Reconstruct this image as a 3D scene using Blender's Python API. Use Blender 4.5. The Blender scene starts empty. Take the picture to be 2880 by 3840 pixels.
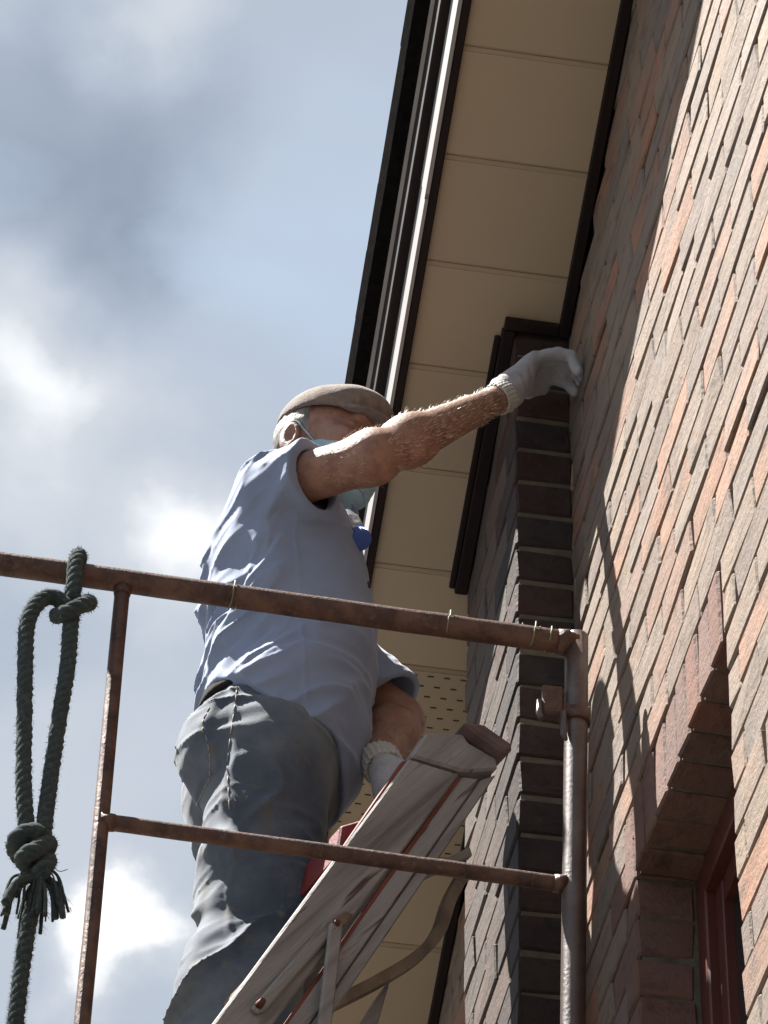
import bpy, bmesh, math, random
import numpy as np
from mathutils import Vector, Matrix
from mathutils.bvhtree import BVHTree

rng = random.Random(11)
scene = bpy.context.scene
COL = scene.collection

# ------------------------------------------------------------------ camera
cam = bpy.data.cameras.new("camera")
cam.sensor_fit = 'VERTICAL'
cam.sensor_height = 36.0
cam.sensor_width = 27.0
cam.lens = 124.9
cam.clip_start = 0.05
cam.clip_end = 2000
cam_o = bpy.data.objects.new("camera", cam)
COL.objects.link(cam_o)
cam_o.matrix_world = Matrix(((0.98645, -0.12340, -0.10811, -1.03577),
                             (-0.16283, -0.65575, -0.73721, 0.29964),
                             (0.02008, 0.74482, -0.66696, 1.60000),
                             (0, 0, 0, 1)))
scene.camera = cam_o

# ------------------------------------------------------------------ light
SUN = Vector((1.0, -0.46, -2.08)).normalized()          # direction the light travels
to_sun = -SUN
sun = bpy.data.lights.new("sun", 'SUN')
sun.energy = 5.0
sun.angle = math.radians(0.55)
sun.color = (1.0, 0.955, 0.89)
sun_o = bpy.data.objects.new("sun", sun)
COL.objects.link(sun_o)
sun_o.rotation_euler = SUN.to_track_quat('-Z', 'Y').to_euler()
sun_o.location = (-6, 12, 16)
SUN_ELEV = math.asin(to_sun.z)
SUN_AZ = math.atan2(to_sun.x, to_sun.y)                     # from +Y towards +X

scene.view_settings.view_transform = 'Standard'
scene.view_settings.look = 'None'
scene.view_settings.gamma = 1.0
scene.view_settings.use_curve_mapping = False
scene.view_settings.exposure = 1.86
scene.cycles.use_denoising = True
scene.cycles.max_bounces = 6


class NT:
    """small node-tree helper"""
    def __init__(self, tree):
        self.t = tree
        tree.nodes.clear()

    def n(self, typ, **kw):
        nd = self.t.nodes.new(typ)
        for k, v in kw.items():
            if k.startswith('i_'):
                nd.inputs[k[2:].replace('_', ' ')].default_value = v
            else:
                setattr(nd, k, v)
        return nd

    def l(self, a, b):
        self.t.links.new(a, b)

    def math(self, op, a, b=None, clamp=False):
        nd = self.t.nodes.new('ShaderNodeMath')
        nd.operation = op
        nd.use_clamp = clamp
        for i, v in enumerate((a, b)):
            if v is None:
                continue
            if isinstance(v, (int, float)):
                nd.inputs[i].default_value = v
            else:
                self.l(v, nd.inputs[i])
        return nd.outputs[0]

    def mix(self, fac, a, b, blend='MIX'):
        nd = self.t.nodes.new('ShaderNodeMix')
        nd.data_type = 'RGBA'
        nd.blend_type = blend
        for sock, v in ((nd.inputs[0], fac), (nd.inputs[6], a), (nd.inputs[7], b)):
            if hasattr(v, 'links'):
                self.l(v, sock)
            elif isinstance(v, (int, float)):
                sock.default_value = v
            else:
                sock.default_value = (v[0], v[1], v[2], 1)
        return nd.outputs[2]

    def ramp(self, fac, stops, interp='LINEAR'):
        nd = self.t.nodes.new('ShaderNodeValToRGB')
        cr = nd.color_ramp
        cr.interpolation = interp
        while len(cr.elements) < len(stops):
            cr.elements.new(0.5)
        for e, (pos, c) in zip(cr.elements, stops):
            e.position = pos
            e.color = (c, c, c, 1) if isinstance(c, (int, float)) else (c[0], c[1], c[2], 1)
        self.l(fac, nd.inputs[0])
        return nd.outputs[0]

    def noise(self, vec, scale, detail=4, rough=0.55, dist=0.0):
        nd = self.t.nodes.new('ShaderNodeTexNoise')
        nd.inputs['Scale'].default_value = scale
        nd.inputs['Detail'].default_value = detail
        nd.inputs['Roughness'].default_value = rough
        nd.inputs['Distortion'].default_value = dist
        if vec is not None:
            self.l(vec, nd.inputs['Vector'])
        return nd.outputs[0]

    def scaled(self, vec, s):
        nd = self.t.nodes.new('ShaderNodeMapping')
        nd.inputs['Scale'].default_value = s
        self.l(vec, nd.inputs['Vector'])
        return nd.outputs[0]


# ------------------------------------------------------------------ sky (broken cloud over a Nishita sky)
world = bpy.data.worlds.new("World")
scene.world = world
world.use_nodes = True
W = NT(world.node_tree)
out = W.n('ShaderNodeOutputWorld')
bg = W.n('ShaderNodeBackground')
bg.inputs['Strength'].default_value = 0.05
sky = W.n('ShaderNodeTexSky', sky_type='NISHITA')
sky.sun_disc = False
sky.sun_elevation = SUN_ELEV
sky.sun_rotation = SUN_AZ
sky.air_density = 1.0
sky.dust_density = 1.5
sky.ozone_density = 1.2
tc = W.n('ShaderNodeTexCoord')
gen = tc.outputs['Generated']
sep = W.n('ShaderNodeSeparateXYZ')
W.l(gen, sep.inputs[0])
den = W.math('ADD', W.math('MAXIMUM', sep.outputs[2], 0.0), 0.25)
cv = W.n('ShaderNodeCombineXYZ')
W.l(W.math('DIVIDE', sep.outputs[0], den), cv.inputs[0])
W.l(W.math('DIVIDE', sep.outputs[1], den), cv.inputs[1])
big = W.noise(cv.outputs[0], 3.2, 7, 0.52, 0.35)
fine = W.noise(cv.outputs[0], 14.0, 6, 0.6, 0.3)


def blob(d, r0, r1):
    """0..1 patch round a direction on the sky"""
    v = Vector(d).normalized()
    nd = W.n('ShaderNodeVectorMath', operation='DISTANCE')
    warp = W.n('ShaderNodeVectorMath', operation='MULTIPLY_ADD')
    nz = W.n('ShaderNodeTexNoise')
    nz.inputs['Scale'].default_value = 22.0
    nz.inputs['Detail'].default_value = 5
    W.l(gen, nz.inputs['Vector'])
    sub = W.n('ShaderNodeVectorMath', operation='SUBTRACT')
    W.l(nz.outputs['Color'], sub.inputs[0])
    sub.inputs[1].default_value = (0.5, 0.5, 0.5)
    W.l(sub.outputs[0], warp.inputs[0])
    warp.inputs[1].default_value = (0.06, 0.06, 0.06)
    W.l(gen, warp.inputs[2])
    W.l(warp.outputs[0], nd.inputs[0])
    nd.inputs[1].default_value = v
    mr = W.n('ShaderNodeMapRange')
    mr.interpolation_type = 'SMOOTHSTEP'
    mr.inputs['From Min'].default_value = r1
    mr.inputs['From Max'].default_value = r0
    W.l(nd.outputs['Value'], mr.inputs['Value'])
    return mr.outputs[0]


def addup(items):
    t = None
    for s, k in items:
        v = W.math('MULTIPLY', s, k)
        t = v if t is None else W.math('ADD', t, v)
    return t


bright = addup([(blob((0.052, 0.819, 0.571), 0.002, 0.027), 0.66),
                (blob((0.058, 0.752, 0.657), 0.000, 0.034), 0.42),
                (blob((0.010, 0.735, 0.678), 0.002, 0.060), 0.26),
                (blob((0.012, 0.712, 0.702), 0.004, 0.040), 0.22),
                (blob((0.022, 0.649, 0.761), 0.002, 0.032), 0.30),
                (blob((0.030, 0.800, 0.600), 0.010, 0.085), 0.08)])
dark = addup([(blob((0.012, 0.681, 0.732), 0.004, 0.062), 0.30),
              (blob((0.030, 0.697, 0.716), 0.004, 0.040), 0.12),
              (blob((0.010, 0.772, 0.636), 0.004, 0.036), 0.14),
              (blob((0.000, 0.655, 0.756), 0.002, 0.030), 0.12)])
clear = W.math('MULTIPLY', blob((0.088, 0.690, 0.718), 0.012, 0.072), 0.62)
shade = W.math('SUBTRACT', W.math('ADD', W.math('ADD', W.math('MULTIPLY', big, 0.75), W.math('MULTIPLY', fine, 0.16)), bright), dark, True)
cloudcol = W.ramp(shade, [(0.05, (1.60, 1.92, 2.48)), (0.24, (2.15, 2.50, 3.10)), (0.46, (2.80, 3.15, 3.68)), (0.70, (3.7, 3.95, 4.3)), (1.0, (7.2, 7.2, 7.2))])
blue = W.mix(0.93, sky.outputs[0], (3.1, 3.7, 4.55))
cover = W.math('SUBTRACT', W.ramp(W.math('ADD', big, bright), [(0.30, 0.0), (0.46, 0.96)]), clear, True)
W.l(W.mix(cover, blue, cloudcol), bg.inputs['Color'])
W.l(bg.outputs[0], out.inputs[0])


# ------------------------------------------------------------------ object helpers
def wl(o):
    v = Vector((0, 0, 0))
    while o is not None:
        v += o.location
        o = o.parent
    return v


def tag(o, label=None, cat=None, group=None, kind=None):
    for k, v in (('label', label), ('category', cat), ('group', group), ('kind', kind)):
        if v:
            o[k] = v
    return o


def empty(name, loc, label=None, cat=None, group=None, kind=None):
    o = bpy.data.objects.new(name, None)
    o.empty_display_size = 0.2
    COL.objects.link(o)
    o.location = loc
    return tag(o, label, cat, group, kind)


def place(name, me, world_loc, parent=None):
    o = bpy.data.objects.new(name, me)
    COL.objects.link(o)
    if parent is not None:
        o.parent = parent
        o.location = Vector(world_loc) - wl(parent)
    else:
        o.location = world_loc
    return o


def mesh_obj(name, verts, faces, material, parent=None, smooth=False):
    """verts in world coordinates; the object's origin goes to their centre"""
    v = np.asarray(verts, dtype=np.float64)
    c = (v.min(0) + v.max(0)) / 2
    me = bpy.data.meshes.new(name)
    me.from_pydata((v - c).tolist(), [], faces if isinstance(faces, list) else faces.tolist())
    if smooth:
        me.polygons.foreach_set('use_smooth', [True] * len(me.polygons))
    me.materials.append(material)
    me.update()
    return place(name, me, Vector(c), parent)


class MB:
    def __init__(self):
        self.v = []
        self.f = []

    def add(self, vs, fs):
        k = len(self.v)
        self.v += [tuple(x) for x in vs]
        self.f += [[i + k for i in f] for f in fs]
        return self

    def hexa(self, p):
        """eight corners: bottom loop 0-3, top loop 4-7"""
        return self.add(p, [[3, 2, 1, 0], [4, 5, 6, 7], [0, 1, 5, 4], [1, 2, 6, 5], [2, 3, 7, 6], [3, 0, 4, 7]])

    def box(self, x0, x1, y0, y1, z0, z1):
        return self.hexa([(x0, y0, z0), (x1, y0, z0), (x1, y1, z0), (x0, y1, z0),
                          (x0, y0, z1), (x1, y0, z1), (x1, y1, z1), (x0, y1, z1)])

    def prism(self, poly, ext):
        n = len(poly)
        a = [Vector(p) for p in poly]
        b = [p + Vector(ext) for p in a]
        fs = [list(range(n))[::-1], list(range(n, 2 * n))]
        for i in range(n):
            j = (i + 1) % n
            fs.append([i, j, n + j, n + i])
        return self.add(a + b, fs)

    def tube(self, pts, rad, seg=14, caps=True, rnd=None):
        pts = [Vector(p) for p in pts]
        n = len(pts)
        rad = rad if isinstance(rad, (list, tuple)) else [rad] * n
        t0 = (pts[1] - pts[0]).normalized()
        nrm = t0.orthogonal().normalized()
        vs, fs = [], []
        pt = t0
        for i, p in enumerate(pts):
            a = pts[max(0, i - 1)]
            b = pts[min(n - 1, i + 1)]
            t = (b - a).normalized()
            nrm = (pt.rotation_difference(t) @ nrm)
            nrm = (nrm - t * nrm.dot(t)).normalized()
            pt = t
            bi = t.cross(nrm)
            for k in range(seg):
                an = 2 * math.pi * k / seg
                r = rad[i] * (1 + (rnd.uniform(-0.02, 0.02) if rnd else 0))
                vs.append(p + (nrm * math.cos(an) + bi * math.sin(an)) * r)
        for i in range(n - 1):
            for k in range(seg):
                k2 = (k + 1) % seg
                fs.append([i * seg + k, i * seg + k2, (i + 1) * seg + k2, (i + 1) * seg + k])
        if caps:
            fs.append(list(range(seg))[::-1])
            fs.append([(n - 1) * seg + k for k in range(seg)])
        return self.add(vs, fs)

    def build(self, name, material, parent=None, bevel=0.0, smooth=False, seg=1):
        o = mesh_obj(name, self.v, self.f, material, parent, smooth)
        bm = bmesh.new()
        bm.from_mesh(o.data)
        bmesh.ops.recalc_face_normals(bm, faces=bm.faces)
        if bevel > 0:
            es = [e for e in bm.edges if len(e.link_faces) == 2 and e.calc_face_angle(0) > 0.6]
            bmesh.ops.bevel(bm, geom=es, offset=bevel, segments=seg, affect='EDGES', clamp_overlap=True)
        if smooth:
            for fc in bm.faces:
                fc.smooth = len(fc.verts) < 8
        bm.to_mesh(o.data)
        bm.free()
        return o


def smooth_path(pts, n=8):
    """Catmull-Rom through the points"""
    P = [Vector(p) for p in pts]
    P = [P[0] * 2 - P[1]] + P + [P[-1] * 2 - P[-2]]
    outp = []
    for i in range(1, len(P) - 2):
        for k in range(n):
            t = k / n
            a, b, c, d = P[i - 1], P[i], P[i + 1], P[i + 2]
            outp.append(0.5 * ((2 * b) + (c - a) * t + (2 * a - 5 * b + 4 * c - d) * t * t + (3 * b - a - 3 * c + d) * t ** 3))
    outp.append(P[-2])
    return outp


# ------------------------------------------------------------------ materials
def material(name, stops, scale=6.0, rough=0.7, bump=0.15, bscale=60.0, metal=0.0, stretch=None, spec=0.5,
             rand=0.0, detail=6, speck=None, rough2=None, sheen=0.0, trans=0.0, coords='Object', bdist=0.004, sss=0.0, grain=None):
    m = bpy.data.materials.new(name)
    m.use_nodes = True
    N = NT(m.node_tree)
    o = N.n('ShaderNodeOutputMaterial')
    b = N.n('ShaderNodeBsdfPrincipled')
    N.l(b.outputs[0], o.inputs[0])
    t = N.n('ShaderNodeTexCoord')
    vec = t.outputs[coords]
    if grain:                                            # long fibres along one direction
        mp = N.n('ShaderNodeMapping')
        mp.vector_type = 'TEXTURE'
        mp.inputs['Rotation'].default_value = Vector(grain).to_track_quat('Z', 'Y').to_euler()
        N.l(vec, mp.inputs['Vector'])
        vec = N.scaled(mp.outputs[0], (1.0, 1.0, 0.06))
    if stretch:
        vec = N.scaled(vec, stretch)
    inf = N.n('ShaderNodeObjectInfo')
    off = N.n('ShaderNodeVectorMath', operation='ADD')
    N.l(vec, off.inputs[0])
    sc = N.n('ShaderNodeVectorMath', operation='SCALE')
    sc.inputs[0].default_value = (17.0, 9.0, 13.0)
    N.l(inf.outputs['Random'], sc.inputs['Scale'])
    N.l(sc.outputs[0], off.inputs[1])
    vec = off.outputs[0]
    nz = N.noise(vec, scale, detail, 0.6)
    c = N.ramp(nz, stops)
    if speck:
        col, amount, ssc = speck
        s = N.noise(vec, ssc, 3, 0.6)
        c = N.mix(N.ramp(s, [(1 - amount - 0.04, 0.0), (1 - amount + 0.04, 1.0)]), c, col)
    if rand:
        hv = N.n('ShaderNodeHueSaturation')
        N.l(N.math('ADD', N.math('MULTIPLY', inf.outputs['Random'], 2 * rand), 1 - rand), hv.inputs['Value'])
        N.l(c, hv.inputs['Color'])
        c = hv.outputs[0]
    N.l(c, b.inputs['Base Color'])
    if rough2 is not None:
        N.l(N.ramp(nz, [(0.35, rough), (0.65, rough2)]), b.inputs['Roughness'])
    else:
        b.inputs['Roughness'].default_value = rough
    b.inputs['Metallic'].default_value = metal
    b.inputs['Specular IOR Level'].default_value = spec
    if sheen:
        b.inputs['Sheen Weight'].default_value = sheen
        b.inputs['Sheen Roughness'].default_value = 0.4
    if trans:
        b.inputs['Transmission Weight'].default_value = trans
    if sss:
        b.inputs['Subsurface Weight'].default_value = sss
        b.inputs['Subsurface Radius'].default_value = (0.012, 0.005, 0.003)
        b.inputs['Subsurface Scale'].default_value = 1.0
    if bump:
        bp = N.n('ShaderNodeBump')
        bp.inputs['Strength'].default_value = bump
        bp.inputs['Distance'].default_value = bdist
        N.l(N.noise(vec, bscale, 5, 0.65), bp.inputs['Height'])
        N.l(bp.outputs[0], b.inputs['Normal'])
    return m


def brick_material(name, pal, spec=0.5, dirt=(0.072, 0.058, 0.047), stain=((0.155, 0.130, 0.110), (0.25, 0.215, 0.172))):
    m = bpy.data.materials.new(name)
    m.use_nodes = True
    N = NT(m.node_tree)
    o = N.n('ShaderNodeOutputMaterial')
    b = N.n('ShaderNodeBsdfPrincipled')
    N.l(b.outputs[0], o.inputs[0])
    inf = N.n('ShaderNodeObjectInfo')
    geo = N.n('ShaderNodeNewGeometry')
    rnd = N.math('FRACT', N.math('ADD', inf.outputs['Random'], geo.outputs['Random Per Island']))
    t = N.n('ShaderNodeTexCoord')
    off = N.n('ShaderNodeVectorMath', operation='ADD')
    N.l(t.outputs['Object'], off.inputs[0])
    sc = N.n('ShaderNodeVectorMath', operation='SCALE')
    sc.inputs[0].default_value = (7.0, 19.0, 13.0)
    N.l(rnd, sc.inputs['Scale'])
    N.l(sc.outputs[0], off.inputs[1])
    vec = off.outputs[0]
    c = N.ramp(rnd, pal, 'LINEAR')
    big = N.noise(vec, 9.0, 5, 0.6)
    c = N.mix(N.ramp(big, [(0.38, 0.0), (0.68, 0.7)]), c, stain[0])
    blot = N.noise(N.scaled(vec, (1, 0.6, 1.6)), 26.0, 5, 0.7)
    c = N.mix(N.ramp(blot, [(0.52, 0.0), (0.70, 0.7)]), c, dirt)
    pale = N.noise(vec, 55.0, 4, 0.7)
    c = N.mix(N.ramp(pale, [(0.60, 0.0), (0.78, 0.5)]), c, stain[1])
    N.l(c, b.inputs['Base Color'])
    b.inputs['Roughness'].default_value = 0.72
    b.inputs['Specular IOR Level'].default_value = 0.3
    bp = N.n('ShaderNodeBump')
    bp.inputs['Strength'].default_value = 0.8
    bp.inputs['Distance'].default_value = 0.004
    h = N.math('ADD', N.noise(vec, 90.0, 6, 0.7), N.math('MULTIPLY', N.noise(N.scaled(vec, (1, 0.25, 1)), 60.0, 4, 0.6), 0.7))
    N.l(h, bp.inputs['Height'])
    N.l(bp.outputs[0], b.inputs['Normal'])
    return m


M = {}
M['brick'] = brick_material('wall_brick', [(0.0, (0.217, 0.157, 0.119)), (0.18, (0.251, 0.186, 0.134)), (0.36, (0.165, 0.123, 0.104)), (0.52, (0.225, 0.169, 0.127)),
                                           (0.68, (0.190, 0.149, 0.127)), (0.80, (0.294, 0.149, 0.092)), (0.92, (0.268, 0.161, 0.111)), (1.0, (0.217, 0.165, 0.130))])
M['brick_face_shade'] = brick_material('chimney_brick', [(0.0, (0.027, 0.019, 0.017)), (0.3, (0.046, 0.023, 0.017)), (0.55, (0.023, 0.019, 0.019)), (0.8, (0.060, 0.024, 0.017)), (1.0, (0.030, 0.020, 0.019))], dirt=(0.011, 0.009, 0.009), stain=((0.054, 0.043, 0.038), (0.092, 0.076, 0.060)))  # near-black corner bricks: shade of the camera-facing side put into the colour
M['brick_side_shade'] = brick_material('chimney_side_brick', [(0.0, (0.080, 0.062, 0.053)), (0.3, (0.101, 0.074, 0.062)), (0.55, (0.064, 0.052, 0.048)), (0.8, (0.106, 0.064, 0.048)), (1.0, (0.080, 0.064, 0.053))], dirt=(0.037, 0.032, 0.027), stain=((0.080, 0.069, 0.062), (0.128, 0.112, 0.090)))  # darker side bricks: a cast shadow put into their colour
M['brick_recess_shade'] = brick_material('lintel_brick', [(0.0, (0.148, 0.077, 0.057)), (0.3, (0.179, 0.096, 0.071)), (0.55, (0.126, 0.074, 0.061)), (0.8, (0.179, 0.077, 0.049)), (1.0, (0.148, 0.089, 0.071))], dirt=(0.060, 0.035, 0.028), stain=((0.141, 0.089, 0.074), (0.209, 0.140, 0.110)))  # redder and darker: shade of the window recess put into the colour
M['mortar'] = material('mortar', [(0.3, (0.091, 0.080, 0.060)), (0.7, (0.154, 0.140, 0.103))], 30, 0.95, 0.6, 120, spec=0.2)
M['soffit'] = material('beige_soffit', [(0.3, (0.368, 0.292, 0.200)), (0.7, (0.400, 0.320, 0.220))], 3, 0.55, 0.04, 40, rand=0.03)
M['trim'] = material('dark_brown_trim', [(0.3, (0.010, 0.0065, 0.006)), (0.7, (0.017, 0.010, 0.009))], 12, 0.65, 0.1, 60, spec=0.2)
M['fascia'] = material('pale_fascia', [(0.3, (0.262, 0.252, 0.252)), (0.7, (0.302, 0.292, 0.292))], 5, 0.5, 0.03, 30)
M['drip'] = material('drip_edge_metal', [(0.3, (0.40, 0.39, 0.38)), (0.7, (0.52, 0.5, 0.48))], 10, 0.45, 0.05, 60, metal=0.3)
M['shingle'] = material('asphalt_shingle', [(0.3, (0.006, 0.0055, 0.006)), (0.7, (0.013, 0.012, 0.012))], 60, 0.95, 0.6, 250, spec=0.0)
M['plaster'] = material('inner_wall', [(0.3, (0.2, 0.18, 0.16)), (0.7, (0.25, 0.22, 0.2))], 4, 0.9, 0.1, 30)
M['frame_red'] = material('red_brown_window_frame', [(0.3, (0.075, 0.022, 0.016)), (0.7, (0.11, 0.032, 0.022))], 8, 0.45, 0.15, 60, stretch=(1, 4, 1))
M['glass'] = material('window_glass', [(0.3, (0.02, 0.022, 0.025)), (0.7, (0.025, 0.027, 0.03))], 2, 0.04, 0.0, 1, spec=0.8)
M['rust'] = material('rusty_tube', [(0.30, (0.032, 0.014, 0.011)), (0.48, (0.076, 0.035, 0.026)), (0.62, (0.120, 0.060, 0.038)), (0.8, (0.080, 0.052, 0.042))], 22, 0.62, 0.5, 160,
                     metal=0.15, speck=((0.104, 0.060, 0.044), 0.38, 110), stretch=(1, 1, 1), rough2=0.45)
M['post'] = material('worn_steel_post', [(0.30, (0.041, 0.022, 0.019)), (0.5, (0.064, 0.039, 0.032)), (0.75, (0.105, 0.075, 0.064))], 16, 0.45, 0.3, 160, metal=0.0, rough2=0.36, spec=0.7)
M['rope'] = material('dark_green_rope', [(0.3, (0.026, 0.042, 0.044)), (0.7, (0.062, 0.088, 0.088))], 160, 0.95, 1.0, 700, sheen=0.2, speck=((0.12, 0.14, 0.12), 0.36, 120), spec=0.1)
M['slot'] = material('vent_slot', [(0.3, (0.050, 0.038, 0.026)), (0.7, (0.07, 0.052, 0.036))], 8, 0.9, 0.0, 1)
M['wood'] = material('worn_grey_paint', [(0.30, (0.126, 0.115, 0.109)), (0.46, (0.242, 0.232, 0.226)), (0.60, (0.292, 0.282, 0.276)), (0.78, (0.351, 0.340, 0.330))], 30, 0.8, 0.8, 110, grain=(-0.555, -0.19, -0.81),
                     speck=((0.070, 0.042, 0.031), 0.35, 60))
M['wood_red'] = material('red_brown_paint', [(0.3, (0.13, 0.035, 0.028)), (0.7, (0.22, 0.06, 0.045))], 14, 0.7, 0.4, 90)
M['red_paint'] = material('red_painted_board', [(0.3, (0.120, 0.011, 0.014)), (0.7, (0.180, 0.021, 0.024))], 20, 0.6, 0.4, 200)
M['wood_dark'] = material('weathered_dark_wood', [(0.3, (0.10, 0.075, 0.055)), (0.7, (0.22, 0.17, 0.12))], 18, 0.8, 0.5, 80)
M['wood_purple'] = material('purple_brown_board', [(0.3, (0.10, 0.065, 0.065)), (0.7, (0.20, 0.14, 0.13))], 18, 0.85, 0.7, 120)
M['rivet'] = material('rusty_rivet', [(0.3, (0.08, 0.02, 0.015)), (0.7, (0.16, 0.05, 0.03))], 60, 0.6, 0.3, 200, metal=0.4)
M['skin'] = material('weathered_skin', [(0.3, (0.182, 0.084, 0.056)), (0.5, (0.272, 0.143, 0.099)), (0.72, (0.333, 0.196, 0.144))], 34, 0.52, 0.6, 210, sss=0.10, detail=9, bdist=0.003, speck=((0.225, 0.100, 0.069), 0.33, 75))
M['hair'] = material('grey_hair', [(0.3, (0.102, 0.093, 0.085)), (0.7, (0.255, 0.238, 0.221))], 60, 0.6, 0.8, 200, stretch=(1, 1, 0.3))
M['armhair'] = material('fair_arm_hair', [(0.3, (0.55, 0.47, 0.36)), (0.7, (0.70, 0.62, 0.5))], 20, 0.45, 0.0, 1)
M['shirt'] = material('grey_blue_shirt', [(0.3, (0.176, 0.225, 0.337)), (0.7, (0.216, 0.271, 0.394))], 5, 0.85, 0.35, 500, sheen=0.25, bdist=0.0015)
M['button'] = material('dark_button', [(0.3, (0.015, 0.015, 0.02)), (0.7, (0.03, 0.03, 0.04))], 5, 0.35, 0.0, 1)
M['jeans'] = material('faded_denim', [(0.32, (0.035, 0.052, 0.081)), (0.48, (0.067, 0.088, 0.121)), (0.66, (0.122, 0.143, 0.166))], 7.5, 0.85, 0.5, 420, sheen=0.2, detail=7, bdist=0.0015,
                      speck=((0.086, 0.092, 0.092), 0.36, 28))
M['thread'] = material('pale_stitching', [(0.3, (0.26, 0.23, 0.18)), (0.7, (0.34, 0.30, 0.24))], 60, 0.8, 0.2, 300)
M['leather'] = material('dark_belt', [(0.3, (0.010, 0.009, 0.009)), (0.7, (0.022, 0.019, 0.018))], 20, 0.8, 0.2, 120, spec=0.08)
M['cap'] = material('tweed_cap', [(0.3, (0.119, 0.087, 0.073)), (0.5, (0.174, 0.133, 0.108)), (0.7, (0.216, 0.174, 0.146))], 70, 0.9, 0.6, 260, sheen=0.3)
M['mask'] = material('blue_face_mask', [(0.3, (0.213, 0.375, 0.451)), (0.7, (0.276, 0.446, 0.520))], 8, 0.75, 0.2, 300, sheen=0.2)
M['glove'] = material('white_knit_glove', [(0.3, (0.344, 0.344, 0.377)), (0.7, (0.508, 0.508, 0.533))], 30, 0.9, 0.9, 380, sheen=0.4)
M['cuff'] = material('white_ribbed_cuff', [(0.3, (0.421, 0.408, 0.383)), (0.7, (0.497, 0.484, 0.459))], 30, 0.9, 0.6, 300, sheen=0.3)
M['shoe'] = material('brown_work_shoe', [(0.3, (0.07, 0.045, 0.03)), (0.7, (0.12, 0.08, 0.05))], 12, 0.6, 0.3, 90)
M['blue_cap'] = material('blue_plastic', [(0.3, (0.035, 0.085, 0.32)), (0.7, (0.05, 0.12, 0.42))], 25, 0.35, 0.2, 60)
M['clear'] = material('crumpled_clear_film', [(0.3, (0.527, 0.535, 0.561)), (0.7, (0.637, 0.646, 0.663))], 10, 0.2, 0.6, 60, trans=0.55)
M['plank'] = material('scaffold_plank', [(0.3, (0.128, 0.096, 0.064)), (0.7, (0.211, 0.166, 0.115))], 8, 0.85, 0.4, 60, stretch=(0.2, 1, 1))
M['wire'] = material('green_coated_wire', [(0.3, (0.10, 0.13, 0.05)), (0.7, (0.22, 0.24, 0.12))], 30, 0.5, 0.0, 1)
M['ground'] = material('asphalt_yard', [(0.3, (0.045, 0.043, 0.040)), (0.5, (0.065, 0.062, 0.057)), (0.7, (0.055, 0.053, 0.050))], 0.6, 0.95, 0.5, 8)

# ------------------------------------------------------------------ ground
g = MB()
g.add([(-600, -600, 0), (600, -600, 0), (600, 600, 0), (-600, 600, 0)], [[0, 1, 2, 3]])
tag(g.build('ground', M['ground']), kind='structure')

# ------------------------------------------------------------------ house
BETA = math.radians(24.587)
RK = Vector((0, math.cos(BETA), -math.sin(BETA)))      # down the rake, away from the camera
RN = Vector((0, math.sin(BETA), math.cos(BETA)))
A0 = Vector((0, 4.395, 6.633))                         # soffit meets wall


def S(x, s, m):
    return A0 + Vector((x, 0, 0)) + RK * s + RN * m


def sbox(mb, x0, x1, s0, s1, m0, m1):
    return mb.hexa([S(x0, s0, m0), S(x1, s0, m0), S(x1, s1, m0), S(x0, s1, m0),
                    S(x0, s0, m1), S(x1, s0, m1), S(x1, s1, m1), S(x0, s1, m1)])


def zr(y):
    return A0.z - (y - A0.y) * math.tan(BETA)


YR, ZRID = 1.0, zr(1.0)
house = empty('brick_house', (0, 3, 0), 'brown brick house gable with beige soffit and a chimney breast beside the scaffold', 'house')

YN, YF, ZH, ZS = 4.022, 4.612, 4.82, 3.74                # window opening
w = MB()
w.prism([(0.0085, -6, 0), (0.0085, YN - 0.004, 0), (0.0085, YN - 0.004, zr(YN) + 0.03), (0.0085, YR, ZRID + 0.03), (0.0085, -6, zr(8) + 0.03)], (0.2, 0, 0))
w.prism([(0.0085, YN - 0.004, 0), (0.0085, YF + 0.004, 0), (0.0085, YF + 0.004, ZS), (0.0085, YN - 0.004, ZS)], (0.2, 0, 0))
w.prism([(0.0085, YN - 0.004, ZH + 0.006), (0.0085, YF + 0.004, ZH + 0.006), (0.0085, YF + 0.004, zr(YF) + 0.03), (0.0085, YN - 0.004, zr(YN) + 0.03)], (0.2, 0, 0))
w.prism([(0.0085, YF + 0.004, 0), (0.0085, 8, 0), (0.0085, 8, zr(8) + 0.03), (0.0085, YF + 0.004, zr(YF) + 0.03)], (0.2, 0, 0))
wall = w.build('wall', M['mortar'], house)
w = MB()
w.box(0.206, 7, -6, -5.8, 0, 4.9).box(0.206, 7, 7.8, 8, 0, 4.9).box(6.8, 7, -5.8, 7.8, 0, 8)
w.build('wall', M['plaster'], house)

# -- bricks, one object each ------------------------------------------------
_bm = {}


def brick_mesh(lx, ly, lz, mat_, var):
    key = (round(lx, 3), round(ly, 3), round(lz, 3), mat_.name, var)
    if key in _bm:
        return _bm[key]
    r = random.Random(hash(key) & 0xffff)
    me = bpy.data.meshes.new('brick')
    v, f = brick_geo(lx, ly, lz, r)
    me.from_pydata(v, [], f)
    me.materials.append(mat_)
    _bm[key] = me
    return me


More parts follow.
